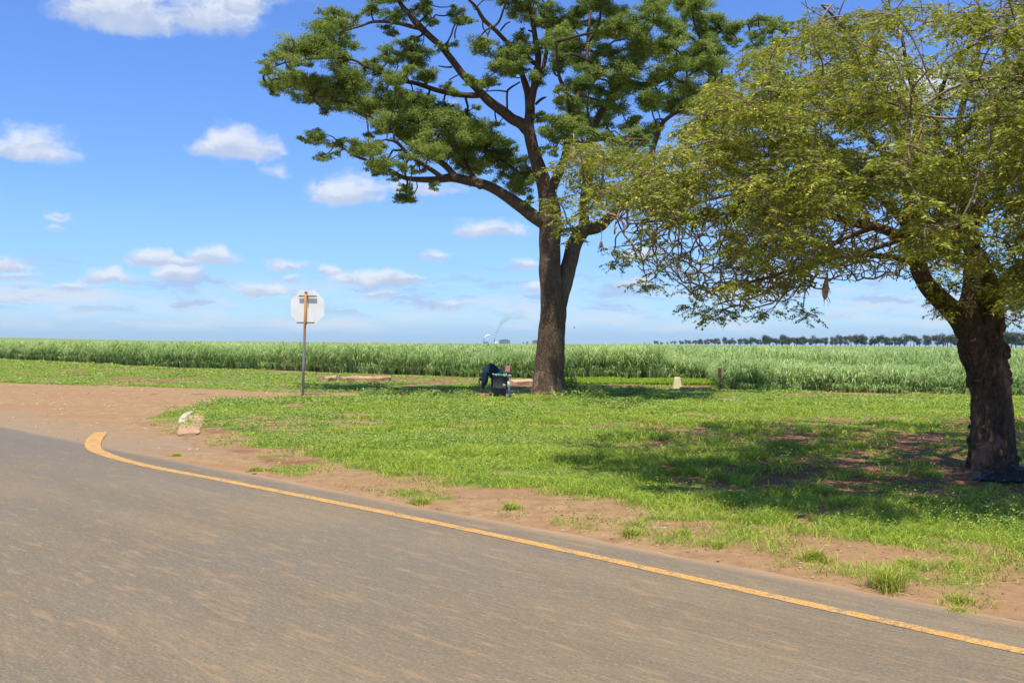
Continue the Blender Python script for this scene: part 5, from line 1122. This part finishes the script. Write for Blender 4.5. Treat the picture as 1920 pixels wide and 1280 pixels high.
puff(929, 643.5, [(0, -.5, 1.5), (2, -1.5, 1.2), (-1, -2, .8), (4, -.5, .9)], 'white steam patch at the foot of the smoking chimney')
# dark smoke: a widening plume with real volume
def plume(name, path, label, dens, colr):
    c = catmull(np.array(path, float), 8); pts = at(c[:, 0], c[:, 1], YM + 10); b = MB(); tube(b, pts, c[:, 2] * kM, 20, rough=.25, seed=4)
    m = bpy.data.materials.new(name); m.use_nodes = True; nn = NT(m.node_tree); nn.n.remove(nn.n['Principled BSDF'])
    x_ = nn.new('ShaderNodeSeparateXYZ', {0: nn.pos()}).outputs[0]; z_ = nn.new('ShaderNodeSeparateXYZ', {0: nn.pos()}).outputs[2]
    fade = nn.new('ShaderNodeMapRange', {0: z_, 1: float(pts[0, 2]), 2: float(pts[-1, 2]), 3: 1.0, 4: 0.10}).outputs[0]
    nz = nn.smooth(nn.noise(nn.pos(), .035, 4, .6), .35, .65)
    v = nn.new('ShaderNodeVolumePrincipled', {'Color': colr, 'Density': nn.math('MULTIPLY', nn.math('MULTIPLY', fade, fade), nn.math('MULTIPLY', nn.math('MULTIPLY_ADD', nz, .8, .2), dens)), 'Anisotropy': .2}); nn.l.new(v.outputs[0], nn.n['Material Output'].inputs['Volume'])
    tag(b.build(name, m), label, 'smoke')
plume('smoke_plume', [(927.4, 632.5, .8), (929, 628, 1.3), (932, 622, 1.8), (935.5, 615, 2.6), (939, 607, 3.6), (944, 600, 5.0), (952, 595, 6.5), (965, 591, 8), (985, 588, 9)], 'dark smoke plume rising to the right from the thin chimney', .16, (.30, .30, .32, 1))

# a bird far off
q = at(1077, 614, 110); bd_ = thing('bird', tuple(q), 'tiny dark bird flying right of the big trunk', 'bird')
b = MB(); tube(b, np.array([q + [-.12, 0, 0], q + [-.05, 0, .01], q + [.05, 0, .01], q + [.12, 0, -.01]]), np.array([.01, .045, .04, .01]), 8); b.build('body', M_BINB, bd_)
for s_ in (-1, 1):
    b = MB(); tube(b, np.array([q + [0, s_ * .02, .02], q + [.02, s_ * .12, .06], q + [-.02, s_ * .25, .03]]), np.array([.03, .025, .006]), 6); b.build('wing', M_BINB, bd_)

# ------------------------------------------------------------------ haze
HAZE = 0.000035
if HAZE:
    b = MB(); box(b, (0, 0, 99), (19000, 19000, 202)); 
    m = bpy.data.materials.new('haze'); m.use_nodes = True; nn = NT(m.node_tree); nn.n.remove(nn.n['Principled BSDF'])
    v = nn.new('ShaderNodeVolumePrincipled', {'Color': (.72, .84, 1.0, 1), 'Density': HAZE, 'Anisotropy': .1}); nn.l.new(v.outputs[0], nn.n['Material Output'].inputs['Volume'])
    tag(b.build('haze', m, smooth=False), kind='stuff')
print('tris approx', sum(len(o.data.polygons) for o in sc.objects if o.type == 'MESH'))
